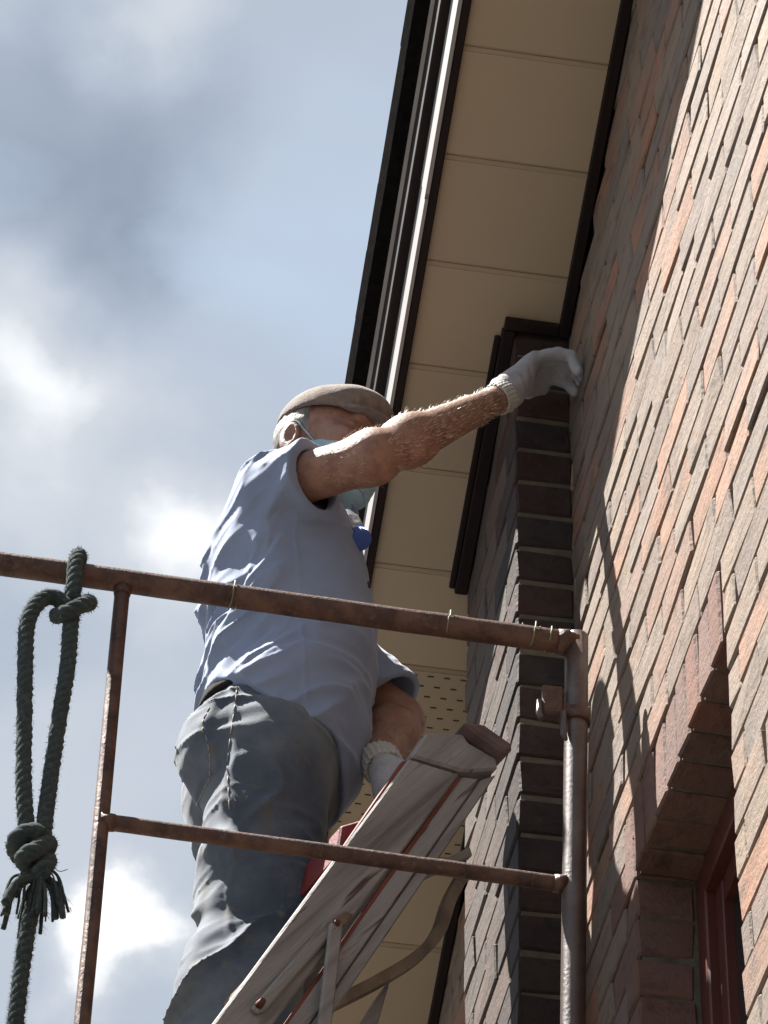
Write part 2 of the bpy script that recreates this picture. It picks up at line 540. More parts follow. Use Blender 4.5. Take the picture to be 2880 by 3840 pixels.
def brick_geo(lx, ly, lz, r, c=0.0030, j=0.0022):
    h = (lx / 2, ly / 2, lz / 2)
    vs, idx = [], {}
    for sx in (-1, 1):
        for sy in (-1, 1):
            for sz in (-1, 1):
                s = (sx, sy, sz)
                jit = [r.uniform(-j, j) for _ in range(3)]
                cc = c * r.uniform(0.6, 1.7)
                for a in range(3):
                    p = [s[k] * (h[k] if k == a else h[k] - cc) + jit[k] for k in range(3)]
                    idx[s, a] = len(vs)
                    vs.append(p)
    fs = []
    for a in range(3):
        b, d = [k for k in range(3) if k != a]
        for sa in (-1, 1):
            q = []
            for sb, sd in ((-1, -1), (1, -1), (1, 1), (-1, 1)):
                s = [0, 0, 0]
                s[a], s[b], s[d] = sa, sb, sd
                q.append(idx[tuple(s), a])
            fs.append(q)
        for sb in (-1, 1):
            for sd in (-1, 1):
                s0, s1 = [0, 0, 0], [0, 0, 0]
                s0[a], s1[a] = -1, 1
                for s in (s0, s1):
                    s[b], s[d] = sb, sd
                fs.append([idx[tuple(s0), b], idx[tuple(s1), b], idx[tuple(s1), d], idx[tuple(s0), d]])
    for sx in (-1, 1):
        for sy in (-1, 1):
            for sz in (-1, 1):
                fs.append([idx[(sx, sy, sz), k] for k in range(3)])
    outf = []
    for q in fs:
        a, b, c_ = (Vector(vs[q[0]]), Vector(vs[q[1]]), Vector(vs[q[2]]))
        n_ = (b - a).cross(c_ - a)
        cen = sum((Vector(vs[i]) for i in q), Vector()) / len(q)
        outf.append(q if n_.dot(cen) > 0 else q[::-1])
    return vs, outf


def put_brick(parent, mat_, x0, x1, y0, y1, z0, z1, far=None, jx=0.0025):
    """one brick filling the box; far: an MB that takes it instead of an object"""
    if y1 - y0 < 0.012:
        return
    lx, ly, lz = x1 - x0, y1 - y0, z1 - z0
    c = Vector(((x0 + x1) / 2 + rng.uniform(-jx, jx * 0.4), (y0 + y1) / 2, (z0 + z1) / 2 + rng.uniform(-0.0012, 0.0012)))
    if far is not None:
        vs, fs = brick_geo(lx, ly, lz, rng)
        far.add([Vector(v) + c for v in vs], fs)
        return
    o = place('brick', brick_mesh(lx, ly, lz, mat_, rng.randrange(4)), c, parent)
    o.rotation_euler = (rng.uniform(-0.008, 0.008), rng.uniform(-0.018, 0.018), rng.uniform(-0.008, 0.008))


def in_view(y, z):
    if z > zr(y) + 0.1:
        return False
    if 3.3 < y < 5.01:
        return y > 3.78 - (z - 4.10) * 0.2145 and z > 3.98 + (y - 3.926) * 0.654
    return 5.98 < y < 6.6 and z > 5.15


far_b = MB()
ROW, BL, JT = 0.0715, 0.203, 0.0058
n_ind = 0
rows = range(int((0.3 - ZH) / ROW) - 1, int((7.4 - ZH) / ROW))
for k in rows:
    z0 = ZH + k * ROW
    z1 = z0 + ROW - JT
    opening = z1 > ZS and z0 < ZH + 2 * ROW - 0.01
    y = 2.4 + (0.0 if k % 2 else BL / 2 + JT / 2) + rng.uniform(-0.012, 0.012)
    while y < 6.9:
        ya, yb = y, y + BL + rng.uniform(-0.006, 0.004)
        y = yb + JT
        if z0 > zr((ya + yb) / 2) - 0.02 or 5.02 < ya < 5.35:
            continue
        spans = [(ya, yb)]
        if opening:
            spans = []
            if ya < YN:
                spans.append((ya, min(yb, YN)))
            if yb > YF:
                spans.append((max(ya, YF), yb))
        for a, b in spans:
            vis = in_view((a + b) / 2, (z0 + z1) / 2)
            n_ind += vis
            put_brick(wall, M['brick_recess_shade'] if opening and a == YF else M['brick'], 0.0, 0.09, a, b, z0, z1, None if vis else far_b)  # far jamb bricks carry the recess shade in their colour
y = YN - 0.052
while y < YF + 0.05:                                     # rowlock course over the window
    put_brick(wall, M['brick_recess_shade'], 0.0, 0.10, y, y + 0.062, ZH, ZH + 2 * ROW - JT)
    n_ind += 1
    y += 0.0715
fb = far_b.build('brickwork', M['brick'], wall)
tag(fb, kind='stuff')
print('wall bricks', n_ind)

# -- chimney breast -----------------------------------------------------------
CY0, CY1, CX = 5.0, 5.5, -0.104
c = MB()
c.box(CX + 0.005, 0.3, CY0 + 0.005, CY1 - 0.005, 0, 7.3)
chimney = c.build('chimney', M['mortar'], house)
cfar = MB()
CZ = 5.418
for k in range(int((0.2 - CZ) / 0.08), int((7.25 - CZ) / 0.08)):
    z0 = CZ + k * 0.08
    cuts = [CY0, CY0 + 0.205, CY0 + 0.41, CY1] if k % 2 else [CY0, CY0 + 0.10, CY0 + 0.305, CY1]
    for i in range(3):
        a = cuts[i]
        b = cuts[i + 1] - (JT if i < 2 else 0)
        put_brick(chimney, M['brick_face_shade'] if i == 0 else M['brick_side_shade'], CX, -0.001, a, b, z0, z0 + 0.069, None if 4.35 < z0 < 6.5 else cfar)
tag(cfar.build('brickwork', M['brick'], chimney), kind='stuff')

# -- window -----------------------------------------------------------------
wf = MB()
wf.box(0.094, 0.15, YN, YN + 0.055, ZS, ZH).box(0.094, 0.15, YF - 0.055, YF, ZS, ZH)
wf.box(0.092, 0.15, YN + 0.055, YF - 0.055, ZH - 0.055, ZH - 0.002).box(0.092, 0.15, YN + 0.055, YF - 0.055, ZS, ZS + 0.06)
win = wf.build('window', M['frame_red'], house, bevel=0.003)
ws = MB()
ya, yb, za, zb = YN + 0.057, YF - 0.057, ZS + 0.062, ZH - 0.057
ws.box(0.11, 0.145, ya, ya + 0.04, za, zb).box(0.11, 0.145, yb - 0.04, yb, za, zb)
ws.box(0.112, 0.145, ya + 0.04, yb - 0.04, zb - 0.04, zb).box(0.112, 0.145, ya + 0.04, yb - 0.04, za, za + 0.04)
ws.box(0.113, 0.143, ya + 0.04, yb - 0.04, 4.26, 4.30)
ws.build('sash', M['frame_red'], win, bevel=0.002)
wp = MB()
wp.box(0.126, 0.130, ya + 0.03, yb - 0.03, za + 0.03, zb - 0.03)
wp.build('pane', M['glass'], win)
si = MB()
si.prism([(-0.04, YN - 0.03, ZS - 0.07), (0.12, YN - 0.03, ZS - 0.07), (0.12, YN - 0.03, ZS - 0.002), (-0.04, YN - 0.03, ZS - 0.03)], (0, YF - YN + 0.06, 0))
si.build('sill', M['mortar'], win)

# -- roof, soffit, trim -------------------------------------------------------
rf = MB()
SR = -(4.395 - YR) / math.cos(BETA)                      # s at the ridge
SE = 4.3
sbox(rf, -0.352, 7.3, SR, SE, 0.215, 0.33)
# far slope
e0 = [Vector((x, YR, ZRID)) + Vector((0, 0, 0.1)) for x in (-0.352, 7.3)]
B2 = Vector((0, -math.cos(BETA), -math.sin(BETA)))
N2 = Vector((0, -math.sin(BETA), math.cos(BETA)))
p = []
for m_ in (0.215, 0.33):
    for (x, t) in ((-0.352, 0.0), (7.3, 0.0), (7.3, 8.0), (-0.352, 8.0)):
        p.append(Vector((x, YR, ZRID)) + B2 * t + N2 * m_)
rf.hexa(p)
roof = rf.build('roof', M['shingle'], house)
sh = MB()
s = SR
while s < SE:                                            # ragged shingle ends along the rake
    L_ = 0.142
    x = -0.374 + rng.uniform(-0.0007, 0.0007)
    sbox(sh, x, -0.345, s, s + L_, 0.207 + rng.uniform(-0.0006, 0.0006), 0.347)
    s += L_
sh.build('shingle_edge', M['shingle'], roof)
so = MB()
sbox(so, -0.297, -0.001, SR, SE, 0.012, 0.03)
soffit = so.build('soffit', M['trim'], house)
seam0, PITCH = -0.08, 0.2105
pan_cache = {}
for i in range(-14, 21):
    s0 = seam0 + i * PITCH
    # panel with folded edges: flat field, V groove to the next panel
    o_ = []
    x0, x1 = -0.296, -0.0015
    prof = [(0.0, 0.0052), (0.0015, 0.0042), (0.008, 0.0022), (0.0085, 0.0), (PITCH - 0.006, 0.0), (PITCH - 0.003, 0.0026), (PITCH - 0.0006, 0.0052)]
    if i not in pan_cache:
        mb = MB()
        n_ = len(prof)
        vs = [S(x0, s0 + a, b) for a, b in prof] + [S(x1, s0 + a, b) for a, b in prof]
        mb.add(vs, [[j, j + 1, n_ + j + 1, n_ + j] for j in range(n_ - 1)])
        pn = mb.build('soffit_panel', M['soffit'], soffit)
    if i in (7, 8):                                      # perforated panels
        sl = MB()
        for rI in range(9):
            for cI in range(9):
                xx = -0.283 + cI * 0.033 + (0.0165 if rI % 2 else 0)
                ss = s0 + 0.016 + rI * 0.0225
                if xx > -0.02:
                    continue
                sbox(sl, xx, xx + 0.0122, ss, ss + 0.0031, -0.0007, 0.002)
        tag(sl.build('vent_slots', M['slot'], soffit), kind='stuff')
sC = (CY0 - A0.y) / RK.y
sD = (CY1 - A0.y) / RK.y
tr = MB()
sbox(tr, -0.024, -0.003, SR, sC - 0.003, -0.020, -0.001)
sbox(tr, -0.022, -0.003, sD + 0.02, SE, -0.020, -0.001)
tr.build('wall_trim', M['trim'], house, bevel=0.002)
tr = MB()
sbox(tr, -0.128, -0.0245, sC - 0.026, sC - 0.004, -0.021, -0.002)
sbox(tr, -0.1305, CX - 0.002, sC - 0.003, sD + 0.002, -0.022, -0.0015)
sbox(tr, -0.142, -0.131, sC + 0.014, sD - 0.004, -0.012, -0.0012)
tr.build('chimney_trim', M['trim'], house, bevel=0.002)
tr = MB()
sbox(tr, -0.311, -0.2945, SR, SE, -0.013, -0.0012)
tr.build('soffit_channel', M['trim'], house, bevel=0.002)
fa = MB()
s = SR
for e in (-0.12 - 2.4, 0.417, 2.85, SE):
    if e > s:
        sbox(fa, -0.318 - (0.0012 if e == 0.417 else 0), -0.3115, s, e + (0.01 if e < SE else 0), -0.014, 0.100)
        s = e
fa.build('fascia', M['fascia'], house)
mo = MB()
sbox(mo, -0.338, -0.312, SR, SE, 0.101, 0.205)
mo.build('rake_moulding', M['trim'], house, bevel=0.003)
dr = MB()
sbox(dr, -0.3455, -0.3385, SR, SE, 0.196, 0.2055)
dr.build('drip_edge', M['drip'], house)

# ------------------------------------------------------------------ scaffold frame
FY = 4.55
sca = empty('scaffold', (-0.8, FY, 0), 'rusty brown tube scaffold end frame with two rails standing against the wall', 'scaffold')


def V(t):
    return Vector(t)


barL, barR = V((-1.0175, 4.5500, 5.2362)), V((-0.0994, 4.5500, 5.2157))
lowL, lowR = V((-0.8211, 4.5500, 4.7614)), V((-0.1106, 4.5500, 4.7429))
pLt, pLb = V((-0.8231, 4.5500, 5.2175)), V((-0.8239, 4.5500, 4.4045))
pRt, pRb = V((-0.0971, 4.5500, 5.2189)), V((-0.1144, 4.5500, 4.4955))


def noisy(a, b, n, amp):
    r = random.Random(int(a.x * 1000))
    return [a.lerp(b, i / n) + Vector((r.uniform(-amp, amp), r.uniform(-amp, amp), r.uniform(-amp, amp))) * (0 if i in (0, n) else 1) for i in range(n + 1)]


barE = barL + (barL - barR) * 0.45
m = MB()
m.tube(noisy(barE, barR + Vector((0.003, 0, 0)), 24, 0.0006), 0.0192, 20, True)
top = m.build('rail', M['rust'], sca, smooth=True)
m = MB()
m.tube(noisy(lowL, lowR, 18, 0.0005), 0.0126, 16, True)
m.build('rail', M['rust'], sca, smooth=True)
m = MB()
d = (pLb - pLt).normalized()
m.tube(noisy(pLt, pLt + d * 5.19, 40, 0.0005), 0.0121, 16, True)
m.build('post', M['rust'], sca, smooth=True)
m = MB()
d = (pRb - pRt).normalized()
m.tube(noisy(pRt + Vector((0, 0, 0.012)), pRt + d * 5.2, 40, 0.0004), 0.0186, 20, True)
post = m.build('post', M['post'], sca, smooth=True)
m = MB()
d2 = Vector((0, 0, -1))
m.tube([barE + Vector((0, 0, 0.01)), barE + Vector((0, 0, -5.23))], 0.0198, 20, True)
m.build('post', M['rust'], sca, smooth=True)
m = MB()
for a, b_, r0, r1 in ((lowL + Vector((-0.004, 0, 0)), lowL + Vector((0.018, 0, 0)), 0.0150, 0.0135),
                     (lowR + Vector((-0.03, 0, 0)), lowR + Vector((-0.012, 0, 0)), 0.0138, 0.0155),
                     (barR + Vector((-0.03, 0, 0)), barR + Vector((-0.012, 0, 0)), 0.0205, 0.0225),
                     (pLt + Vector((0, 0, -0.016)), pLt + Vector((0, 0, -0.002)), 0.0128, 0.0150)):
    m = MB()
    m.tube([a, b_], [r0, r1], 18)
    m.build('weld', M['rust'], sca, smooth=True)
# brace lock on the post: plate, stud and drop hook
br = V((-0.1378, 4.5450, 5.0918))
m = MB()
m.box(br.x - 0.018, br.x + 0.016, br.y - 0.006, br.y + 0.004, br.z - 0.030, br.z + 0.026)
m.box(br.x + 0.014, br.x + 0.050, br.y - 0.012, br.y + 0.002, br.z - 0.030, br.z - 0.010)
lock = m.build('brace_lock', M['rust'], sca, bevel=0.003)
m = MB()
m.tube([br + Vector((-0.022, -0.002, -0.006)), br + Vector((-0.024, -0.003, -0.03)), br + Vector((-0.020, -0.004, -0.044))], 0.0048, 10)
m.tube([br + Vector((0.013, -0.012, -0.032)), br + Vector((0.013, -0.012, -0.075)), br + Vector((0.017, -0.012, -0.086))], [0.0058, 0.0054, 0.0030], 10)
m.build('drop_hook', M['post'], lock, smooth=True)
m = MB()
cR = pRt + (pRb - pRt).normalized() * 0.155
m.tube([cR + Vector((0, 0, 0.011)), cR - Vector((0, 0, 0.011))], 0.0222, 20)
m.build('collar', M['rust'], sca, smooth=True)
# bits of green coated wire twisted on the rail
dirb = (barR - barL).normalized()
for px_, amp, L_ in ((0.775, 0.006, 0.020), (0.925, 0.008, 0.030), (0.953, 0.006, 0.025), (0.40, 0.005, 0.014)):
    m = MB()
    c0 = barL.lerp(barR, px_)
    pts = []
    for i in range(22):
        a = i / 21
        ang = a * 9.5
        pts.append(c0 + dirb * (a - 0.5) * L_ + Vector((0, 0.0215 * math.sin(ang), 0.0215 * math.cos(ang))) + Vector((rng.uniform(-.001, .001), 0, rng.uniform(0, amp))))
    m.tube(pts, 0.0013, 6)
    m.build('wire_tie', M['wire'], top, smooth=True)

# plank the worker stands on
for i, lab in enumerate(('scaffold plank of rough sawn wood nearest the end frame', 'middle scaffold plank of rough sawn wood under the ladder and boots', 'rough sawn scaffold plank farthest from the end frame')):
    pk = MB()
    y0 = 4.60 + i * 0.235
    pk.box(-1.45 + rng.uniform(-0.02, 0.02), -0.16, y0, y0 + 0.225, 4.329, 4.367)
    tag(pk.build('scaffold_plank', M['plank'], None, bevel=0.004), lab, 'plank', 'planks laid across the scaffold')

# ------------------------------------------------------------------ rope
rope = empty('rope', V((-0.8992, 4.5500, 5.2582)), 'thick dark green rope hitched over the scaffold top rail with a frayed knot below', 'rope')


def rope_mesh(pts, r, turns_per_m=22, n=10):
    """three laid strands along a path"""
    path = smooth_path(pts, n)
    t0 = (path[1] - path[0]).normalized()
    nrm = t0.orthogonal().normalized()
    fr, L_ = [], 0.0
    pt = t0
    for i, p_ in enumerate(path):
        t = (path[min(i + 1, len(path) - 1)] - path[max(i - 1, 0)]).normalized()
        nrm = pt.rotation_difference(t) @ nrm
        nrm = (nrm - t * nrm.dot(t)).normalized()
        pt = t
        if i:
            L_ += (p_ - path[i - 1]).length
        fr.append((p_, nrm.copy(), t.cross(nrm), L_))
    mb = MB()
    for k in range(3):
        sp = []
        for p_, a, b, l_ in fr:
            an = l_ * turns_per_m * 2 * math.pi + k * 2 * math.pi / 3
            sp.append(p_ + (a * math.cos(an) + b * math.sin(an)) * r * 0.30)
        mb.tube(sp, r * 0.71, 9)
    return mb, fr


def fuzz(mb, fr, r, count, seed, lmax=0.007):
    rr = random.Random(seed)
    for _ in range(count):
        p_, a, b, l_ = fr[rr.randrange(len(fr))]
        an = rr.uniform(0, 2 * math.pi)
        n_ = a * math.cos(an) + b * math.sin(an)
        t = a.cross(b)
        q = p_ + n_ * r * 0.95 + t * rr.uniform(-0.004, 0.004)
        tip = q + (n_ + t * rr.uniform(-0.9, 0.9)).normalized() * rr.uniform(0.002, lmax)
        sd = t.cross(n_) * 0.0004
        mb.add([q - sd, q + sd, tip], [[0, 1, 2]])


RR = 0.0132
segs = []
# doubled loop: left leg from the hitch down into the knot, right leg back up
left = [(-0.9035, 4.5120, 5.1276), (-0.9283, 4.5080, 5.1465), (-0.9509, 4.5050, 5.1311), (-0.9650, 4.5000, 5.0829), (-0.9618, 4.5000, 5.0056), (-0.9539, 4.5000, 4.8995), (-0.9454, 4.5000, 4.7876), (-0.9368, 4.5000, 4.7208), (-0.9268, 4.5020, 4.6775), (-0.9164, 4.5000, 4.6485)]
right = [(-0.8984, 4.5120, 5.1359), (-0.8992, 4.5050, 5.0834), (-0.8978, 4.5000, 5.0064), (-0.9018, 4.5000, 4.9161), (-0.9056, 4.5000, 4.8106), (-0.9074, 4.5000, 4.7334), (-0.9085, 4.4900, 4.6714), (-0.9114, 4.4900, 4.6419)]
over = [(-0.8996, 4.5200, 5.1517), (-0.9004, 4.5180, 5.1877), V((-0.9009, 4.5240, 5.2289)) + Vector((0, 0, 0.004)), barL.lerp(barR, 0.1315) + Vector((0, -0.010, 0.031)), barL.lerp(barR, 0.133) + Vector((0, 0.012, 0.031)),
        barL.lerp(barR, 0.131) + Vector((0, 0.031, 0.008)), barL.lerp(barR, 0.128) + Vector((0, 0.030, -0.02)), barL.lerp(barR, 0.126) + Vector((0, 0.008, -0.045)), (-0.9026, 4.5300, 5.1390)]
hitch = [(-0.9219, 4.5300, 5.1284), (-0.9171, 4.5020, 5.1078), (-0.9041, 4.4860, 5.1040), (-0.8874, 4.4880, 5.1195), (-0.8751, 4.5050, 5.1403), (-0.8768, 4.5350, 5.1660), (-0.8923, 4.5450, 5.1644), (-0.9094, 4.5420, 5.1479)]
tail = [(-0.9109, 4.5050, 4.6528), (-0.9069, 4.5000, 4.6086), (-0.9121, 4.5000, 4.5671), (-0.9158, 4.5000, 4.5183), (-0.9181, 4.5000, 4.4545), (-0.9191, 4.5000, 4.3920), (-0.9194, 4.5000, 4.3382), V((-0.9179, 4.5000, 4.2929)), V((-0.9179, 4.5000, 4.2929)) + Vector((0.0, 0, -0.8))]
knot = [(-0.9100, 4.4750, 4.6727), (-0.9300, 4.4780, 4.6746), (-0.9471, 4.4850, 4.6623), (-0.9432, 4.5150, 4.6622), (-0.9243, 4.5300, 4.6623), (-0.9035, 4.5250, 4.6750), (-0.9000, 4.4900, 4.6667), (-0.9157, 4.4680, 4.6378), (-0.9329, 4.4740, 4.6274), (-0.9270, 4.5000, 4.6321), (-0.9054, 4.5150, 4.6459), (-0.8975, 4.4900, 4.6373), (-0.9044, 4.4780, 4.6096), (-0.9112, 4.4900, 4.6091)]
for nm, pts, r in (('loop', left, RR), ('loop', right, RR), ('wrap', over, RR), ('hitch', hitch, RR), ('tail', tail, RR * 0.94), ('knot', knot, RR * 1.05)):
    mb, fr = rope_mesh(pts, r)
    fuzz(mb, fr, r, int(fr[-1][3] * 2600), len(pts))
    mb.build(nm, M['rope'], rope, smooth=True)
# frayed strand ends under the knot
mb = MB()
fy = random.Random(4)
ends = [(20, 1984, 9), (27, 1990, 8), (15, 1975, 5), (147, 1972, 6), (138, 1986, 6.5), (100, 1996, 6)]
ends += [(fy.uniform(18, 150), fy.uniform(1935, 1992), fy.uniform(1.6, 4.2)) for _ in range(34)]
for i, (dx, dy, th) in enumerate(ends):
    a = V((-0.9093, 4.4900, 4.6175)) + Vector((fy.uniform(-0.006, 0.006), fy.uniform(-0.008, 0.008), fy.uniform(-0.012, 0.004)))
    k_ = (dx - 84) / 84.0
    ex = a + Vector((k_ * 0.058 + fy.uniform(-0.005, 0.005), fy.uniform(-0.020, 0.020), -(dy - 1880) / 1000 * fy.uniform(0.6, 0.95)))
    midp = a.lerp(ex, 0.45) + Vector((k_ * fy.uniform(0.008, 0.022), fy.uniform(-0.008, 0.008), fy.uniform(0.004, 0.018)))
    mb.tube(smooth_path([a, midp, ex], 8), [0.0044 * th / 7] * 12 + [0.0056 * th / 7] * 5, 7)
    for _ in range(26):
        q = a.lerp(ex, fy.uniform(0.4, 1.0)) + Vector((k_ * 0.006, 0, 0.004))
        tip = q + Vector((fy.uniform(-1, 1), fy.uniform(-1, 1), fy.uniform(-1.3, 0.4))) * 0.014
        mb.add([q, q + Vector((0.0005, 0, 0.0003)), tip], [[0, 1, 2]])
mb.build('frayed_end', M['rope'], rope, smooth=True)
mb = MB()
mb.tube(smooth_path([(-0.9007, 4.4900, 4.6434), (-0.8916, 4.4900, 4.6299), (-0.8800, 4.4900, 4.6199), (-0.8686, 4.4850, 4.6212)], 8), 0.0006, 5)
mb.tube(smooth_path([(-0.8999, 4.4900, 4.6336), (-0.8838, 4.4900, 4.6006), (-0.8779, 4.4900, 4.5769)], 8), 0.0005, 5)
mb.build('loose_thread', M['rope'], rope, smooth=True)

# ------------------------------------------------------------------ folded wooden stepladder
LN = Vector((-0.33, 0.944, 0.0))                         # the ladder's width direction
lad = empty('wooden_stepladder', V((-0.4680, 4.7000, 4.8115)) + Vector((-0.25, 0, -0.45)), 'folded wooden stepladder in flaking grey paint leaning against the chimney breast', 'stepladder')


def lad_part(name, poly, mat_, t0, t1, bevel=0.002, parent=None):
    mb_ = MB()
    mb_.prism([Vector(p_) + LN * t0 for p_ in poly], LN * (t1 - t0))
    return mb_.build(name, mat_, parent or lad, bevel=bevel)


railA = [(-0.3319, 4.7476, 5.1029), (-0.2434, 4.7785, 5.1075), (-0.7204, 4.6118, 4.1622), (-0.8024, 4.5831, 4.1358)]
for t0 in (0.0, 0.33):
    lad_part('rail', railA, M['wood'], t0, t0 + 0.024, 0.003)
legA = [(-0.2361, 4.7811, 5.1086), (-0.2061, 4.7915, 5.1152), (-0.6663, 4.6307, 4.1590), (-0.6993, 4.6191, 4.1485)]
legB = [(-0.2037, 4.7924, 5.1162), (-0.1759, 4.8021, 5.1389), (-0.6274, 4.6443, 4.1921), (-0.6636, 4.6316, 4.1599)]
for t0 in (0.004, 0.322):
    lad_part('leg', legA, M['wood'], t0, t0 + 0.026, 0.0025)
    lad_part('leg', legB, M['wood'], t0 + 0.002, t0 + 0.028, 0.0025)
lad_part('edge_strip', [(-0.2450, 4.7779, 5.1068), (-0.2353, 4.7813, 5.1089), (-0.5026, 4.6879, 4.5358), (-0.5198, 4.6819, 4.5297)], M['wood_red'], 0.008, 0.020, 0.0)
lad_part('edge_strip', [(-0.3406, 4.7445, 5.0975), (-0.3311, 4.7479, 5.1014), (-0.4678, 4.7001, 4.8046), (-0.4753, 4.6974, 4.8043)], M['wood_red'], 0.006, 0.024, 0.0)
lad_part('head_block', [(-0.3039, 4.7574, 5.1656), (-0.2390, 4.7800, 5.1909), (-0.2308, 4.7829, 5.1771), (-0.1799, 4.8007, 5.1639), (-0.1783, 4.8013, 5.1417), (-0.2386, 4.7802, 5.1132), (-0.3304, 4.7481, 5.1073)], M['wood'], -0.003, 0.03, 0.004)
lad_part('head_block', [(-0.3039, 4.7574, 5.1656), (-0.2390, 4.7800, 5.1909), (-0.2308, 4.7829, 5.1771), (-0.1799, 4.8007, 5.1639), (-0.1783, 4.8013, 5.1417), (-0.2386, 4.7802, 5.1132), (-0.3304, 4.7481, 5.1073)], M['wood'], 0.32, 0.35, 0.004)
lad_part('cap_board', [(-0.2521, 4.7755, 5.1950), (-0.2145, 4.7886, 5.2069), (-0.1651, 4.8059, 5.1873), (-0.1635, 4.8064, 5.1707), (-0.1783, 4.8013, 5.1627), (-0.2292, 4.7835, 5.1816)], M['wood_purple'], -0.025, 0.37, 0.005)
for px_, py_ in ((760, 1830), (590, 2072), (420, 2314), (250, 2556)):
    k_ = (px_ - 760)
    a = V((-0.4245, 4.7152, 4.8902)).lerp(V((-0.7555, 4.5995, 4.1832)), -k_ / 510)
    mb_ = MB()
    u1 = Vector((0.075, 0, 0.0))
    mb_.prism([a + LN * 0.025, a + u1 + LN * 0.025, a + u1 + Vector((0, 0, 0.018)) + LN * 0.025, a + Vector((0, 0, 0.018)) + LN * 0.025], LN * 0.304)
    mb_.build('tread', M['wood_dark'], lad, bevel=0.002)
lad_part('tread', [(-0.4271, 4.7143, 4.9537), (-0.3896, 4.7274, 4.9815), (-0.3716, 4.7337, 4.9469), (-0.4337, 4.7120, 4.8883)], M['red_paint'], 0.035, 0.31, 0.003)
# folding spreader arms with rivets on the near rail
sp1 = lad_part('spreader', [(-0.5778, 4.6616, 4.5316), (-0.5660, 4.6657, 4.5261), (-0.5535, 4.6701, 4.5371), (-0.4485, 4.7068, 4.7223), (-0.4548, 4.7046, 4.7336), (-0.4667, 4.7004, 4.7291)], M['wood'], -0.012, -0.002, 0.003)
sp2 = lad_part('spreader', [(-0.4650, 4.7011, 4.7212), (-0.4441, 4.7084, 4.7257), (-0.4571, 4.7038, 4.5292), (-0.4787, 4.6962, 4.5215)], M['wood'], -0.022, -0.0125, 0.003)
lad_part('hinge_plate', [(-0.4536, 4.7050, 4.7409), (-0.4346, 4.7117, 4.7619), (-0.4209, 4.7165, 4.7602), (-0.4338, 4.7120, 4.7347), (-0.4486, 4.7068, 4.7257)], M['wood_dark'], -0.008, -0.001, 0.002)
for ctr, par in ((V((-0.5673, 4.6653, 4.5387)), sp1), (V((-0.4552, 4.7045, 4.7215)), sp2)):
    mb_ = MB()
    mb_.tube([ctr - LN * 0.012, ctr - LN * 0.0265], [0.0065, 0.0048], 12)
    mb_.build('rivet', M['rivet'], par, smooth=True)
# curved wooden handle hoop behind the legs
hp = smooth_path([V((-0.4283, 4.7139, 4.6260)) + LN * 0.06, V((-0.3511, 4.7409, 4.6989)) + LN * 0.06, V((-0.2870, 4.7633, 4.7674)) + LN * 0.06, V((-0.2487, 4.7766, 4.8298)) + LN * 0.06, V((-0.2295, 4.7834, 4.8993)) + LN * 0.06, V((-0.2018, 4.7930, 4.9706)) + LN * 0.06], 10)
mb_ = MB()
prev = None
vs, fs = [], []
for i, q in enumerate(hp):
    t = (hp[min(i + 1, len(hp) - 1)] - hp[max(i - 1, 0)]).normalized()
    nn = LN.cross(t).normalized() * 0.0088
    ww = LN * 0.011
    vs += [q - nn - ww, q + nn - ww, q + nn + ww, q - nn + ww]
for i in range(len(hp) - 1):
    for k in range(4):
        k2 = (k + 1) % 4
        fs.append([4 * i + k, 4 * i + k2, 4 * i + 4 + k2, 4 * i + 4 + k])
fs += [[3, 2, 1, 0], [4 * (len(hp) - 1) + k for k in range(4)]]
mb_.add(vs, fs)
mb_.build('handle_hoop', M['wood_dark'], lad)
lad_part('brace', [(-0.3021, 4.7580, 4.9096), (-0.2011, 4.7933, 5.0093), (-0.1962, 4.7950, 4.9929), (-0.3119, 4.7546, 4.8861)], M['wood'], 0.045, 0.06, 0.002)
lad_part('brace', [(-0.3416, 4.7442, 4.6803), (-0.3165, 4.7529, 4.7305), (-0.3515, 4.7407, 4.5666), (-0.4002, 4.7237, 4.5494)], M['wood'], 0.075, 0.09, 0.002)

# ------------------------------------------------------------------ the man: signed-distance sculpting
F32 = np.float32


def vnoise(p, seed=0):
    """value noise, -1..1"""
    q = np.floor(p)
    f_ = (p - q).astype(F32)
    f_ = f_ * f_ * (3 - 2 * f_)
    qi = q.astype(np.int64)

    def h(ix, iy, iz):
        n_ = (ix * 374761393 + iy * 668265263 + iz * 2147483647 + seed * 144665) & 0xffffffff
        n_ = ((n_ ^ (n_ >> 13)) * 1274126177) & 0xffffffff
        n_ = n_ ^ (n_ >> 16)
        return ((n_ & 0xffff).astype(F32) / 32767.5 - 1)
    r = 0
    for dx in (0, 1):
        for dy in (0, 1):
            for dz in (0, 1):
                wgt = (f_[:, 0] if dx else 1 - f_[:, 0]) * (f_[:, 1] if dy else 1 - f_[:, 1]) * (f_[:, 2] if dz else 1 - f_[:, 2])
                r = r + wgt * h(qi[:, 0] + dx, qi[:, 1] + dy, qi[:, 2] + dz)
    return r


def capd(p, a, b, ra, rb):
    a = np.array(a, F32)
    b = np.array(b, F32)
    ba = b - a
    t = np.clip(((p - a) @ ba) / float(ba @ ba), 0, 1)
    return np.linalg.norm(p - a - t[:, None] * ba, axis=1) - (ra + (rb - ra) * t)


def ell(p, c_, r, Mx=None):
    q = p - np.array(c_, F32)
    if Mx is not None:
        q = q @ Mx
    r = np.array(r, F32)
    k0 = np.linalg.norm(q / r, axis=1)
    k1 = np.linalg.norm(q / (r * r), axis=1)
    return k0 * (k0 - 1) / np.maximum(k1, 1e-6)


def smin(a, b, k):
    h_ = np.clip(0.5 + 0.5 * (b - a) / k, 0, 1)
    return b + (a - b) * h_ - k * h_ * (1 - h_)


def smax(a, b, k):
    return -smin(-a, -b, k)


